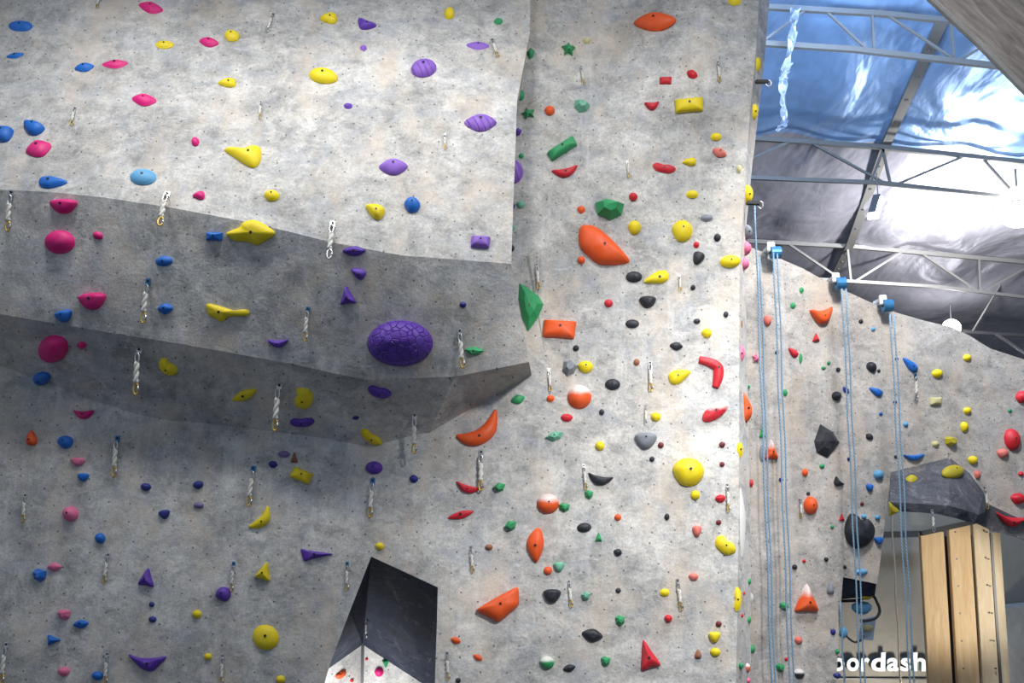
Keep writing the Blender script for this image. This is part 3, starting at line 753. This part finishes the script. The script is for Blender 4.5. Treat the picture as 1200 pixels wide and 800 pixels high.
H(831, 437, 34, 43, 'red', 'spine', pts=[(819, 421.5), (832, 425), (841, 431), (841, 443), (838, 454)], rad=[4.5, 5.8, 6.5, 6, 4], short='red boomerang hold', label='red boomerang-shaped hold near the right side of centre wall')
H(838, 482, 36, 17, 'red*', 'oval', 36, short='chalky red hold', label='chalk-whitened red hold slanting below the red boomerang hold')
H(758.5, 767, 23, 33, 'red', 'tri', 16, short='red cone hold', label='tall red cone-shaped hold at the foot of the centre wall', hgt=11)
H(806.5, 553, 37, 33, 'yellow', 'lump', 0, short='big yellow ball', label='big round yellow hold on the right half of centre wall', hgt=15)
H(799.5, 271, 24, 25, 'yellow', 'lump', 0, short='round yellow upper hold', label='round yellow hold right of the green block hold on centre wall', hgt=10)
H(807.5, 124, 33, 16, 'yellow', 'box', 4, short='yellow barrel hold', label='yellow barrel-shaped hold high on the centre wall', hgt=9)
H(849.5, 639, 27, 18, 'yellow', 'bean', -35, short='yellow pill hold', label='yellow pill-shaped hold leaning down right by the chalked arete')
H(884, 478, 18, 38, 'orange', 'tri', 0, short='orange fin hold', label='tall orange fin-shaped hold on the arete beside the blue rope', pts=[(879, 457), (886, 466), (892, 478), (890, 490), (882, 496), (877, 494), (877, 475)], hgt=9, at=(873, 478))
H(962.5, 370, 26, 20, 'orange', 'moon', 8, short='orange half-moon hold', label='orange half-moon hold near the top of right wall')
H(944.5, 701, 27, 31, 'orange*', 'tri', 0, short='chalk-tipped orange cone', label='orange cone hold with white chalky tip low on right wall', hgt=12)
H(968, 517, 28, 40, 'black', 'facet', pts=[(961, 497), (975, 506), (983, 518), (977, 527), (969, 536), (957, 530), (954, 517)], short='black diamond hold', label='glossy black diamond-shaped hold in the middle of right wall', hgt=9)
H(1007, 622, 34, 40, 'black', 'lump', short='black two-lobed hold', label='big black two-lobed hold low on right wall beside a rope', pts=[(996, 602), (1003, 603), (1008, 609), (1017, 608), (1024, 618), (1022, 630), (1013, 640), (1002, 642), (993, 634), (990, 618)], hgt=12)
H(1185.5, 515, 18, 26, 'red', 'dome', 12, short='upright red oval', label='upright red oval hold at the right edge of right wall')
H(1183, 609, 36, 14, 'red', 'boat', -10, short='long red edge hold', label='long red hold hanging on the grey soffit at far right')
H(1116.5, 553, 25, 15, 'olive', 'oval', 0, short='mustard disc hold', label='mustard yellow disc hold at the top of the charcoal block')
H(757, 516, 26, 20, 'grey', 'jug', 0, short='grey scoop hold', label='dark grey scooped hold left of the big yellow ball hold')
H(703, 562, 30, 13, 'black', 'moon', -10, short='black smile hold', label='black smile-shaped hold beside a quickdraw on the centre wall')
H(647, 698, 21, 17, 'black', 'jug', 0, short='black triangle hold', label='black triangular jug right of the orange slab hold')
H(694, 744, 25, 16, 'black', 'lens', -12, short='black lens hold', label='black lens-shaped hold at the foot of centre wall')
H(1066, 427, 22, 10, 'blue', 'drop', 135, short='blue fin hold', label='blue fin-shaped hold high on right wall')
H(1070.5, 535.5, 24, 8, 'blue', 'moon', 2, short='blue smile hold', label='thin blue smile-shaped hold above the charcoal block')

# --- everything else: u v w h colour shape angle
DATA = '''
24.5 31 28 12 blue oval 0;18 65.5 21 6 blue lens 9;99 79.5 23 10 blue lens 8;135 75.5 30 10 pink lens 3;169 117.5 29 14 pink lens -6;177 9.5 29 13 pink lens -14
193 53 21 9 yellow oval 0;245 50 23 11 pink lens -8;40 151.5 25 15 blue jug -12;5 159 24 16 blue jug 10;272 43 18 12 yellow lump 0;266 97.5 21 11 yellow drop 180
385 22 20 13 yellow drop 180;430 29.5 22 12 purple horn -10;426 56.5 8 6 violet knob 0;408 124.5 10 6 purple knob 0;526.5 16.5 12 13 yellow knob 0;584 25.5 10 7 green knob 0
560 54 27 9 violet lens -3;666 58 16 16 green star 0;622 63 9 13 green wedge 0;610 112 9 12 green knob 0;619 133 16 13 green star 20;644 130 12 11 orange lump 0
681 125 18 15 mint gem -20;607 155 9 9 purple wedge 0;688 48 9 7 pale knob 0;861 2 15 9 yellow oval 0;811 87.5 13 9 red lump -20;780 95 14 8 red box 0;764 124.5 17 10 red moon 4
887 76 9 17 yellow oval 0;883 131 11 18 yellow oval 0;839 160.5 13 9 yellow oval 0;229 166.5 9 10 pink knob 0;233 229.5 14 10 pink drop 180
115 276 12 9 pink oval -25;192.5 306 20 12 blue oval 5;318.5 230 18 12 yellow lump 0;439 247 24 17 yellow drop 150;483 241 19 17 blue lump 0;251.5 277 19 10 blue box -3
415 294 27 12 purple lens 0;420 319.5 18 13 purple drop 150;599 179 5 12 green knob 0;611 183 6 6 green knob 0;662.5 202 31 12 red moon 12
563 284.5 22 13 violet box -5;600 242 7 7 navy knob 0;610 240 10 8 mint lump 0;600 267 7 8 mint knob 0;600 291 6 7 black knob 0;681 246 9 8 orange lump 0;681 305 9 9 orange knob 0
843 179 18 11 salmon lens -25;778 197 27 11 red bean -8;807.5 190 16 10 yellow drop 180;742 231 10 10 red lump 0;811 228 14 9 yellow oval 0;828 255.5 15 8 grey oval 0
743.5 267 15 16 yellow lump 0;840.5 278.5 8 9 black knob 0;816 287 7 7 red knob 0;818 303 14 15 black jug -20;855.5 306.5 24 15 yellow oval 6;875 228 15 22 yellow oval 0
874 272 14 18 grey dome 0;873 291 14 17 rose dome 0;871 309 13 15 rose dome 0;866 198 6 9 pale knob 0
75.5 370 20 15 blue jug 12;96 404 11 9 pink lens -10;49 443 19 14 blue lump 0;194 361.5 18 13 blue lens 0;197 429.5 25 15 yellow bean -35
407 346 18 20 purple tri 8;326 402 24 10 purple moon 0;286.5 462.5 31 12 yellow lens 22;356 466 22 23 yellow cube 0;444.5 458.5 28 13 purple bean -12;542.5 357 8 7 navy knob 0
556 411 23 10 green wedge -5;675 408 7 7 black knob 0;667 431.5 17 19 grey gem -20;686 430 18 14 yellow lump 0;713 355.5 10 9 red lump 0;645 467 9 8 orange knob 0
607 468 17 11 green lens 15;718 450.5 18 13 black oval 0;743 324.5 19 13 black oval 0;769 326 30 15 yellow drop 195;759 354 20 14 black jug 0;741 379.5 16 10 black oval 0
812 337 6 6 black knob 0;816.5 376.5 8 6 black knob 0;850.5 368.5 6 7 black knob 0;828 390.5 12 11 yellow lump 0;792.5 405.5 15 10 black lens -10;746 424.5 7 8 brown knob 0
796.5 440.5 27 17 yellow drop 20;868 414 10 20 rose lens 90;885.5 419.5 9 11 rose star 0;899 375.5 10 12 salmon lump 0;956 395.5 8 9 red tri 0;929 412.5 14 8 red drop 135
877 453 4 4 green knob 0;920 460 5 8 green knob 0;939 340 5 7 green knob 0;929 358 6 7 green knob 0;868 380 4 9 brown knob 0;910 413 4 4 black knob 0;938 420 4 12 green lens 90
1008.5 376.5 5 5 black knob 0;1023 385.5 5 5 cyan knob 0;1021 430 11 13 black lump 30;1029.5 434.5 4 4 black knob 0;1050.5 420.5 4 4 navy knob 0;1098 437.5 12 10 yellow dome 0
1133 419 9 8 yellow dome 0;1026 458.5 17 9 blue drop 150;980 464 11 11 black dome 0;991 457 10 6 navy lens -50;1048.5 471 4 4 navy knob 0;965 431 5 4 green knob 0;971 425 4 4 green knob 0
982 433 5 5 black knob 0;1197 465 14 14 red dome 0;1096 470 13 9 pale box 0;1133 481 9 8 yellow dome 0
98.5 485.5 24 11 pink moon 0;37.5 513 13 18 orange drop 90;77 518 18 15 blue lump 10;91.5 541 17 10 rose jug 0;98 559 13 10 blue jug 0;171 570.5 12 9 navy lump 0
232.5 568 12 9 navy lump 20;193 602.5 13 11 navy jug 10;83 602 18 18 rose dome 0;117.5 630.5 12 12 blue lump 0;233 592 12 7 lilac oval 0;354 494 28 11 purple bean 4;417 489 8 4 navy lens 0
435 512 28 12 yellow bean -32;333 532 14 8 lilac oval 0;345 536 8 12 brown tri 0;320 544 10 8 navy lump 0;353.5 557 24 14 yellow box -24;438.5 548 20 15 purple dome 0
485 561 10 9 navy lump 0;548 572 29 11 red moon -16;585.5 570.5 15 11 green wedge 10;540 603 32 9 red lens 14;598.5 615.5 16 12 green wedge 20;661 594.5 13 11 green gem 0
690 579.5 10 11 green gem 0;684.5 618 17 11 black oval 6;701.5 629 8 10 green tri 0;650 511 23 11 mint wedge 16;664 489.5 14 9 red lump 0;705 483 6 7 black knob 0
703 522.5 11 11 yellow dome 0;573 641 9 7 brown knob 0;768.5 488.5 12 10 yellow lump 0;774.5 521.5 7 7 maroon knob 0;764 538 6 6 black knob 0;846 521 7 7 maroon knob 0;846 544 6 6 maroon knob 0
866.5 527 8 18 yellow oval 0;814.5 580 11 11 yellow dome 0;844 584 12 9 red lump 10;781.5 605.5 6 8 black knob 0;842 612 6 6 maroon knob 0;816.5 622 11 14 salmon jug 0
724 606 8 8 orange knob 0;893.5 531 8 20 grey oval 0;903 527 16 22 orange* tri 0;893 507 7 11 green tri 0;879.5 566 6 9 red knob 0;943 553.5 7 9 orange knob 0
949.5 592 16 21 orange dome 0;947 578 4 4 black knob 0;915 562 5 5 navy knob 0;963 546 6 5 green knob 0;981.5 565 13 9 black moon -45;1061 497 6 6 cyan knob 0;1032 485 4 4 blue knob 0
1018.5 511.5 9 7 black lump -30;994.5 537.5 4 4 navy knob 0;1049.5 535 4 4 black knob 0;1129.5 500 9 12 yellow lump 0;1113 517 13 12 olive gem 0;1096 520 8 7 pale knob 0
1139.5 539 11 10 yellow lump 0;1174.5 531 13 11 salmon lump 0;1145 556 7 10 salmon lump 0;1196 555 6 6 red knob 0;1029 556 11 11 cyan dome 0;1018.5 571 8 9 blue jug 0
1068 561 14 8 olive lens 0;1045 595 13 14 olive tri 25;1192.5 584 17 13 red lump 0;1010 590 4 4 maroon knob 0;986 606 6 8 red tri 0;1029 633 10 9 blue jug 0;1028 606 6 6 cyan knob 0
1012 605 6 6 cyan knob 0;1039 604 6 6 navy knob 0;64 664 16 10 rose lens 0;47 674 16 16 blue gem 0;75.5 720 15 13 rose gem 0;95 731 18 10 blue lens 6;63.5 749.5 14 12 blue tri -90
75 786.5 14 11 rose lump 10;114.5 791.5 13 10 blue lump 0;172.5 676.5 18 20 purple tri -8;178 708 6 6 navy knob 0;179 725.5 9 7 navy lump 10;231 719.5 11 10 yellow dome 0
244 769 9 8 yellow knob 0;310 669 18 20 yellow tri -16;262 696 18 17 purple lump 30;329 796 11 10 yellow knob 0;445 640 10 9 yellow lump 0;642 668.5 10 10 orange knob 0
655 664 13 12 mint jug 0;686.5 698 11 11 mint wedge 0;641 776 17 15 green* lump 0;667 782.5 15 9 black lens 12;709.5 774.5 11 12 green gem 0;534 750 12 8 orange lens -20
560 770 12 7 orange lens -30;537 797 6 6 black knob 0;724 647 10 9 black lens -20;724.5 691.5 6 6 black knob 0;726.5 727 11 13 green gem 0;783 724.5 9 9 red lump 0
779 694 11 9 yellow oval 0;812.5 675.5 11 9 salmon lump 0;842 731 7 7 maroon knob 0;837 746 14 13 yellow jug 0;838 764 12 10 yellow lump 0;818 766 8 11 brown drop 90
864 702 9 28 yellow bean 90;877 681 6 7 green knob 0;871 695 4 4 red knob 0;877 726 6 8 green knob 0;869 721 4 4 red knob 0;867 780 8 8 green gem 0;875 782 9 10 salmon* lump 0
876 797 7 7 rose knob 0;881 760 7 10 green knob 0;918.5 710 10 10 green gem 0;914 782 10 10 green gem 0;935.5 750 9 9 salmon lump 0;921 772 4 4 red knob 0;936 789 13 11 black* lump 0
931 664 6 6 black knob 0;942 657 4 4 red knob 0;968 655 5 5 black knob 0;973 689 9 14 grey drop 90;990 664 4 4 black knob 0;1009 670 15 8 cyan lens 0;987 693 7 10 cyan lump 0
880 700 6 12 white lens 90;868 612 80 11 white lens 88;1183 481 5 4 green knob 0;976 740 6 7 navy knob 0;981 763 5 6 green knob 0;975 617 4 4 green knob 0;1141 495 0 0 x x 0
399 790 14 8 orange bean 40;444.5 787 10 11 pink lump 0;452.5 777 8 9 green tri 180;412 797 4 4 red knob 0;430 772 3 3 red knob 0
'''
# remaining pieces hung below the cave volume
for rowt in DATA.strip().replace('\n', ';').split(';'):
    q = rowt.split()
    if len(q) < 6 or q[5] == 'x': continue
    u, v, w, h = (float(x) for x in q[:4])
    if abs(float(q[6])) == 90: w, h = h, w
    only = None
    if u > 596 and u < 612 and 100 < v < 300 and q[4] in ('green', 'mint', 'navy', 'black', 'purple'): only = 'centre'
    if v > 770 and 390 < u < 460 and q[4] in ('orange', 'pink', 'green', 'red'): only = 'inner'
    H(u, v, w, h, q[4], q[5], float(q[6]), only=only)  # the long white lens on the arete stands for a chalk patch

# ------------------------------------------------------------------ quickdraws
def ovalpts(cx, cz, rx, rz, n=16, y=0): return [Vector((cx+rx*math.cos(2*PI*k/n), y, cz+rz*math.sin(2*PI*k/n))) for k in range(n)]
def make_draw(blue, gold):
    """hangs along local -z from the origin; local -y points away from the wall; length 0.42"""
    root = empty('quickdraw', (0, 0, 0))
    bm = bmesh.new(); add_box(bm, Vector((0, -.012, .005)), (.05, .012, .07), .004); add_box(bm, Vector((0, -.03, -.028)), (.04, .04, .01), .003); h = bmobj('hanger', bm, M['blue_alloy'] if blue else M['chrome'], root)
    bm = bmesh.new(); add_tube(bm, [Vector((0, .03, .012)), Vector((0, -.03, .012))], .013, 6); bmobj('bolt', bm, M['boltdark'], h)
    bm = bmesh.new(); add_tube(bm, ovalpts(0, -.07, .02, .045, 16, -.045), .008, 6, True); bmobj('top_carabiner', bm, M['chrome'], root, True)
    bm = bmesh.new()
    for s in (-1, 1): add_tube(bm, [Vector((.013*s*math.sin(t*PI*2.5), -.045+.008*s*math.cos(t*PI*2.5), -.11-.19*t)) for t in [k/10 for k in range(11)]], .0155, 6)
    bmobj('sling', bm, M['webbing'], root, True)
    bm = bmesh.new(); add_tube(bm, ovalpts(.004, -.355, .024, .052, 16, -.045), .0095, 6, True); c = bmobj('bottom_carabiner', bm, M['gold'] if gold else M['chrome'], root, True)
    bm = bmesh.new(); add_tube(bm, [Vector((.027, -.045, -.38)), Vector((.025, -.045, -.33))], .011, 6); bmobj('gate', bm, M['chrome'], c, True)
    return root
def copytree(o, parent=None):
    c = o.copy(); COL.objects.link(c); c.parent = parent
    for ch in list(o.children): copytree(ch, c)
    return c
PROTO = {(b, gd): [make_draw(b, gd), 0] for b in (0, 1) for gd in (0, 1)}
DRAWS = '''88 128 24 0 1 -4;118 -6 20 0 1 0;320 18 26 0 0 8;306 121 24 0 1 -4;577 48 28 0 1 -10;681 79 22 0 1 -6;841 74 24 0 1 0;14 227 42 0 1 0;196 229 48 0 1 0;390 264 50 0 0 0
521 158 22 0 1 -2;629 311 30 0 1 -4;735 190 20 0 1 -4;174 331 47 1 1 3;164 411 50 0 1 0;361 363 38 1 1 3;328 453 52 0 1 3;539 389 44 0 1 -5;643 434 26 0 1 -3
796 323 20 0 1 0;762 426 34 0 1 0;138 515 42 1 1 -2;30 581 28 0 1 -4;297 550 43 1 1 2;437 564 42 1 1 2;486 488 44 0 1 0;564 531 45 0 1 0;684 546 28 0 1 -3;852 569 30 0 1 2
127 651 30 0 1 0;126 767 30 0 1 -4;8 756 38 0 1 -2;274 661 30 1 1 0;261 769 30 0 1 -3;407 661 30 1 1 -2;431 726 20 0 0 0;552 642 28 0 1 -4;667 682 28 0 1 -4;524 766 28 0 1 -4;794 681 32 0 1 -5
1072 440 28 1 0 4;757 476 22 0 0 2;937 586 20 0 1 -2;936 600 0 0 0 0;1111 532 14 0 0 -2;1153 572 22 0 1 -3;1092 599 22 0 0 0'''
for rowt in DRAWS.replace('\n', ';').split(';'):
    u, v, L, b, gd, tilt = (float(x) for x in rowt.split())
    if L == 0: continue
    reg, p, n, dist = cast(u, v)
    pr = PROTO[(int(b), int(gd))]
    o = pr[0] if pr[1] == 0 else copytree(pr[0]); pr[1] += 1
    nh = Vector((n.x, n.y, 0)).normalized()
    down = Vector((0, 0, -1))
    if n.z > 0: down = (down - n*down.dot(n)).normalized()   # rests against a slab
    z = -down; y = -(n - z*n.dot(z)).normalized(); x = y.cross(z)
    sc = L*dist/F/.42
    rot = Matrix((x, y, z)).transposed().to_4x4() @ Matrix.Rotation(math.radians(tilt), 4, 'Y')
    o.matrix_world = Matrix.Translation(p) @ rot @ Matrix.Diagonal((sc, sc, sc, 1))
    ITEMS.append(dict(o=o, u=u, v=v+L/2, w=8, h=L, c='quickdraw', s='', reg=reg, short=None, label=None, kind='draw', blue=b, gold=gd))
for k, (o, n_) in PROTO.items():
    if n_ == 0:
        for ch in o.children_recursive: bpy.data.objects.remove(ch)
        bpy.data.objects.remove(o)

# ------------------------------------------------------------------ labels by neighbourhood
ANCH = [i for i in ITEMS if i['short']]
DIRS = ['right of', 'above right of', 'above', 'above left of', 'left of', 'below left of', 'below', 'below right of']
def sector(a, b): return int(((math.degrees(math.atan2(-(a['v']-b['v']), a['u']-b['u'])) + 22.5) % 360)//45)
REGW = {'left': 'left bulging wall', 'centre': 'centre and lower left wall', 'right': 'right wall', 'block': 'charcoal block', 'soffit': 'right soffit', 'tunnel': 'tunnel', 'inner': 'white inner wall'}
used = set()
MANUAL = {(24.5, 31.0): 'blue oval hold nearest the top left corner of upper wall', (18.0, 65.5): 'thin blue sliver hold just below the blue oval at top left corner',
    (622.0, 63.0): 'small green wedge hold beside the top of the upper wall corner edge', (759.0, 354.0): 'black scooped hold, middle one of three black holds under a yellow teardrop',
    (64.0, 664.0): 'small light pink lens hold touching the upper right of a blue faceted hold', (47.0, 674.0): 'small blue faceted hold at lower left of a light pink lens hold',
    (63.5, 749.5): 'small blue triangular hold above a light pink lump near the wall foot', (869.0, 721.0): 'tiny red knob hold just under the upright yellow bean on the arete',
    (871.0, 695.0): 'tiny red knob hold touching the right side of the upright yellow bean'}
def near_label(it, head, noun):
    same = [j for j in ITEMS if j is not it and j['kind'] == it['kind'] and j['c'] == it['c']]
    for A in sorted(ANCH, key=lambda a: (a['u']-it['u'])**2+(a['v']-it['v'])**2):
        if A is it: continue
        k = sector(it, A); d = (A['u']-it['u'])**2+(A['v']-it['v'])**2
        if any(sector(j, A) == k and (A['u']-j['u'])**2+(A['v']-j['v'])**2 < d*1.06 for j in same): continue
        return f"{head}, nearest {noun} {DIRS[k]} the {A['short']}"
    return None
for it in ITEMS:
    o = it['o']
    if it['kind'] == 'draw':
        head = ('blue-topped quickdraw' if it['blue'] else 'white quickdraw') + (' with gold carabiner' if it['gold'] else ' with steel carabiner')
        lab = near_label(it, head, 'quickdraw')
        tag(o, lab or head, 'quickdraw', 'quickdraws hanging on the climbing walls')
        continue
    if it['label']: lab = it['label']
    else:
        m_ = max(it['w'], it['h']); size = 'large' if m_ >= 40 else '' if m_ >= 22 else 'small' if m_ > 9 else 'tiny'
        head = ' '.join(f"{size} {it['c']} {SHW.get(it['s'], '')} hold".split())
        lab = near_label(it, head, it['c']+' one')
        if lab and len(lab.split()) > 16: lab = near_label(it, ' '.join(f"{size} {it['c']} hold".split()), it['c']+' one')
        lab = MANUAL.get((it['u'], it['v']), lab)
        if not lab: print('NO LABEL', it['u'], it['v'], it['c']); lab = head
    if lab in used: print('DUP', lab)
    if len(lab.split()) > 16: print('LONG', len(lab.split()), lab)
    used.add(lab)
    tag(o, lab, 'climbing hold', f"{it['c']} holds on the {REGW[it['reg']]}")

# ------------------------------------------------------------------ ropes and top anchors
def rope(pts, r, label, m='rope_blue', group=None):
    root_pts = [P(*p) for p in pts]
    bm = bmesh.new(); out = []
    for k in range(len(root_pts)-1):
        for t in range(6): out.append(root_pts[k].lerp(root_pts[k+1], t/6))
    out.append(root_pts[-1])
    o = root_pts[0]
    out = [q-o+Vector((.006*math.sin(i*.7), 0, 0)) for i, q in enumerate(out)]
    add_tube(bm, out, r, 8); ob = bmobj('climbing_rope', bm, M[m], None, True); ob.location = o
    tag(ob, label, 'rope', group or 'ropes hanging down the right wall'); return ob
def vrope(u, v, Y, vtop, r, label, zend=.0, m='rope_blue'):
    p = P(u, v, Y); d_ = None
    lo, hi = p.z, p.z+12
    def vv(z):
        q = Vector((p.x, p.y, z))-CAM; return 400 - F*q.dot(UP)/q.dot(FW)
    for _ in range(40):
        mid = (lo+hi)/2
        if vv(mid) > vtop: lo = mid
        else: hi = mid
    bm = bmesh.new(); zt = lo
    n = 24; add_tube(bm, [Vector((.006*math.sin(k*1.3), .004*math.cos(k), zend+(zt-zend)*k/n)) for k in range(n+1)], r, 8)
    ob = bmobj('climbing_rope', bm, M[m], None, True); ob.location = (p.x, p.y, 0)
    tag(ob, label, 'rope', 'ropes hanging down the right wall'); return Vector((p.x, p.y, zt))
vrope(903.5, 780, 11.35, 238, .0105, 'blue rope, leftmost of all ropes, falling beside the arete')
vrope(907.5, 780, 12.6, 300, .0105, 'thin blue rope close on the right of the leftmost rope')
vrope(924.5, 780, 12.65, 296, .0105, 'left strand of the blue rope pair under the leftmost pulley')
vrope(929.5, 780, 12.65, 297, .0105, 'right strand of the blue rope pair under the leftmost pulley')
vrope(999, 600, 12.75, 338, .0105, 'left strand of the blue rope pair passing over the black two-lobed hold')
vrope(1004, 600, 12.75, 338, .0105, 'right strand of the blue rope pair passing over the black two-lobed hold')
vrope(1055.5, 600, 12.55, 368, .0105, 'left strand of the blue rope pair crossing the charcoal block')
vrope(1060.5, 600, 12.55, 368, .0105, 'right strand of the blue rope pair crossing the charcoal block')
vrope(987.5, 760, 13.2, 705, .012, 'thin blue rope hanging beside the first visible sign letters')
p = P(1050, 700, 15.5)
vrope(1050, 700, 15.5, 545, .014, 'thin beige cord hanging between the wide opening and the blue ropes', m='rope_beige')
def pulley(u, v, Y, label):
    c = P(u, v, Y); root = empty('rope_pulley', c); tag(root, label, 'pulley', 'pulleys on the top edge of the right wall')
    bm = bmesh.new(); add_box(bm, Vector((0, .1, .03)), (.08, .3, .05), .008); add_box(bm, Vector((0, -.02, .03)), (.1, .05, .13), .01); bmobj('bracket', bm, M['letter'], root)
    bm = bmesh.new(); add_tube(bm, [Vector((-.005, -.02, -.05)), Vector((.12, -.02, -.05))], .085, 18); b = bmobj('wheel', bm, M['blue_alloy'], root, False)
    bm = bmesh.new(); add_tube(bm, [Vector((-.02, -.02, -.05)), Vector((.14, -.02, -.05))], .022, 8); bmobj('axle', bm, M['black_rub'], b)
    return root
pulley(903, 292, 12.9, 'leftmost rope pulley on the top edge of right wall')
pulley(979, 328, 13.1, 'middle rope pulley on right wall top edge, left of mustard hold')
pulley(1034, 354, 13.25, 'rightmost rope pulley standing on the right wall top edge')
def hbar(name, a, b, r, m, label, cat):
    bm = bmesh.new(); add_tube(bm, [P(*a), P(*b)], r, 8); o = bmobj(name, bm, M[m]); tag(o, label, cat); return o
# devices on the arete
def auto(u, v, label):
    c = cast(u-6, v)[1] + Vector((.05, -.03, 0)); root = empty('anchor_bracket', c); tag(root, label, 'bracket', 'black brackets along the arete')
    bm = bmesh.new(); add_box(bm, Vector((.04, 0, 0)), (.16, .05, .045), .01); bmobj('arm', bm, M['black_rub'], root)
    bm = bmesh.new(); add_tube(bm, ovalpts(.12, -.02, .03, .04), .009, 6, True); bmobj('ring', bm, M['chrome'], root, True)
auto(889, 97, 'black bracket on the arete between the two upper yellow holds')
auto(879, 239, 'black bracket on the arete below the yellow hold')
# things below the cave volume by the sign
def small(name, u, v, Y, w, h, color, shape, label, cat='climbing hold'):
    c = P(u, v, Y); s = Y/F; bm = bmesh.new(); bmesh.ops.create_icosphere(bm, subdivisions=3, radius=1)
    for q in bm.verts:
        q.co = Vector((q.co.x*w/2*s, q.co.y*min(w, h)/2*s*.8, (q.co.z if q.co.z < 0 else q.co.z*.8)*h/2*s)) * (1+.1*mnoise.noise(q.co*2))
    o = bmobj(name, bm, M[color], None, True); o.location = c; tag(o, label, cat, None); return o
small('climbing_hold', 1014, 696.5, 13.62, 19, 11, 'olive', 'oval', 'mustard hold on the underside of the dark wedge volume near the sign')
small('climbing_hold', 1010, 711, 13.8, 23, 16, 'cyan', 'oval', 'light blue hold hanging beneath the mustard hold near the sign')
bm = bmesh.new(); add_tube(bm, [P(a, b, 13.75) for a, b in catmull([(986., 704.), (1005., 703.), (1022., 698.), (1028., 706.), (1031., 716.), (1026., 724.), (1016., 727.), (1008., 727.)], 6, False)], .02, 8)
o = bmobj('cable_loop', bm, M['black_rub'], None, True); tag(o, 'black cable loop curling around the light blue hold near the sign', 'cable')
bm = bmesh.new(); add_tube(bm, [P(a, b, 13.75) for a, b in catmull([(989., 742.), (995., 748.), (1002., 752.), (1010., 749.), (1012., 744.)], 6, False)], .014, 8)
o = bmobj('cable_loop', bm, M['black_rub'], None, True); tag(o, 'thin dark cable drooping just above the sign letters', 'cable')
pf = [P(1014, 727, 14.2), P(1027, 723, 14.2), P(1023, 750, 14.2), P(1009, 749, 14.2)]
o = solid('hanging_panel', pf, [q+Vector((0, .12, 0)) for q in pf], M['panel_blue']); tag(o, 'pale blue panel hanging above the sign letters', 'panel')
small('climbing_hold', 1017, 735, 14.13, 13, 9, 'pale', 'oval', 'pale gold hold on the pale blue panel above the sign')
small('climbing_hold', 988, 740, 13.6, 10, 14, 'cyan', 'oval', 'light blue hold at the wall edge left of the pale blue panel')
small('climbing_hold', 981, 791, 13.1, 9, 7, 'navy', 'oval', 'dark teal hold at the bottom tip of right wall below the sign')

# ------------------------------------------------------------------ light
def look(o, tgt):
    o.rotation_euler = (Vector(tgt)-o.location).to_track_quat('-Z', 'Y').to_euler()
def area(name, loc, tgt, power, size, color=(1, .98, .95), spread=180):
    l = bpy.data.lights.new(name, 'AREA'); l.shape = 'DISK'; l.size = size; l.energy = power; l.color = color; l.spread = math.radians(spread)
    o = bpy.data.objects.new(name, l); COL.objects.link(o); o.location = loc; look(o, tgt); return o
def spot(name, loc, tgt, power, angle, blend=.6, size=.3, color=(1, .98, .95)):
    l = bpy.data.lights.new(name, 'SPOT'); l.energy = power; l.spot_size = math.radians(angle); l.spot_blend = blend; l.shadow_soft_size = size; l.color = color
    o = bpy.data.objects.new(name, l); COL.objects.link(o); o.location = loc; look(o, tgt); return o
for k_, (x_, w_) in enumerate(((-4.4, 38), (-2.4, 38), (-.6, 36))):
    area('lamp over left wall', (x_, 8.2, 10.0), (x_+.1, 10.0, 7.0), w_, .6, spread=130)
area('lamp over centre wall', (2.6, 7.4, 10.0), (1.3, 10.9, 6.4), 62, .6, spread=120)
spot('lamp centre wall', (3.6, 3.6, 8.8), (1.75, 10.7, 4.1), 2900, 43, 1.0, .35)
spot('lamp right wall', (4.4, 9.4, 9.6), (5.2, 13.4, 4.2), 1550, 100, .8, .4)
spot('added lip fill', (4.2, 3.4, 7.0), (4.3, 8.0, 8.6), 330, 40, .8, .3)  # unseen spot added to brighten the top right lip
spot('added column fill', (7.9, 11.2, 2.2), (6.35, 14.6, 2.7), 560, 34, .5, .3, (1, .95, .86))  # added spot out of view, brightens the plywood boards
area('added sign fill', (6.1, 15.5, .5), (6.2, 17, 1.9), 50, .5, (1, .95, .85))  # added upward light, makes the back wall brighter near the bottom
area('added tunnel fill', (-2.0, 11.6, 1.2), (-1.9, 12.6, 2.3), 22, .5)  # hidden light added so the white inner wall reads bright
area('added roof glow', tuple(big_lamp + Vector((-.1, 1.5, -.9))), tuple(big_lamp + Vector((-.5, 3.3, 1.2))), 1000, .6)  # extra light added on the foil, imitates lens bloom around the big lamp
area('lamp behind wall', tuple(small_lamp + Vector((0, .2, -.35))), tuple(small_lamp + Vector((0, .5, 3))), 90, .4)
area('added blue roof fill', (4.2, 12.6, 9.6), (7.4, 18.2, 11.6), 1400, 3.0, (.6, .77, 1.0))  # added blue light aimed up at the foil to tint it like daylight
w = bpy.data.worlds.new('world'); S.world = w; w.use_nodes = True
w.node_tree.nodes['Background'].inputs[0].default_value = (.70, .82, 1.0, 1); w.node_tree.nodes['Background'].inputs[1].default_value = .33

S.view_settings.view_transform = 'Standard'; S.view_settings.look = 'None'; S.view_settings.gamma = 1; S.view_settings.exposure = 0
S.view_settings.use_curve_mapping = False
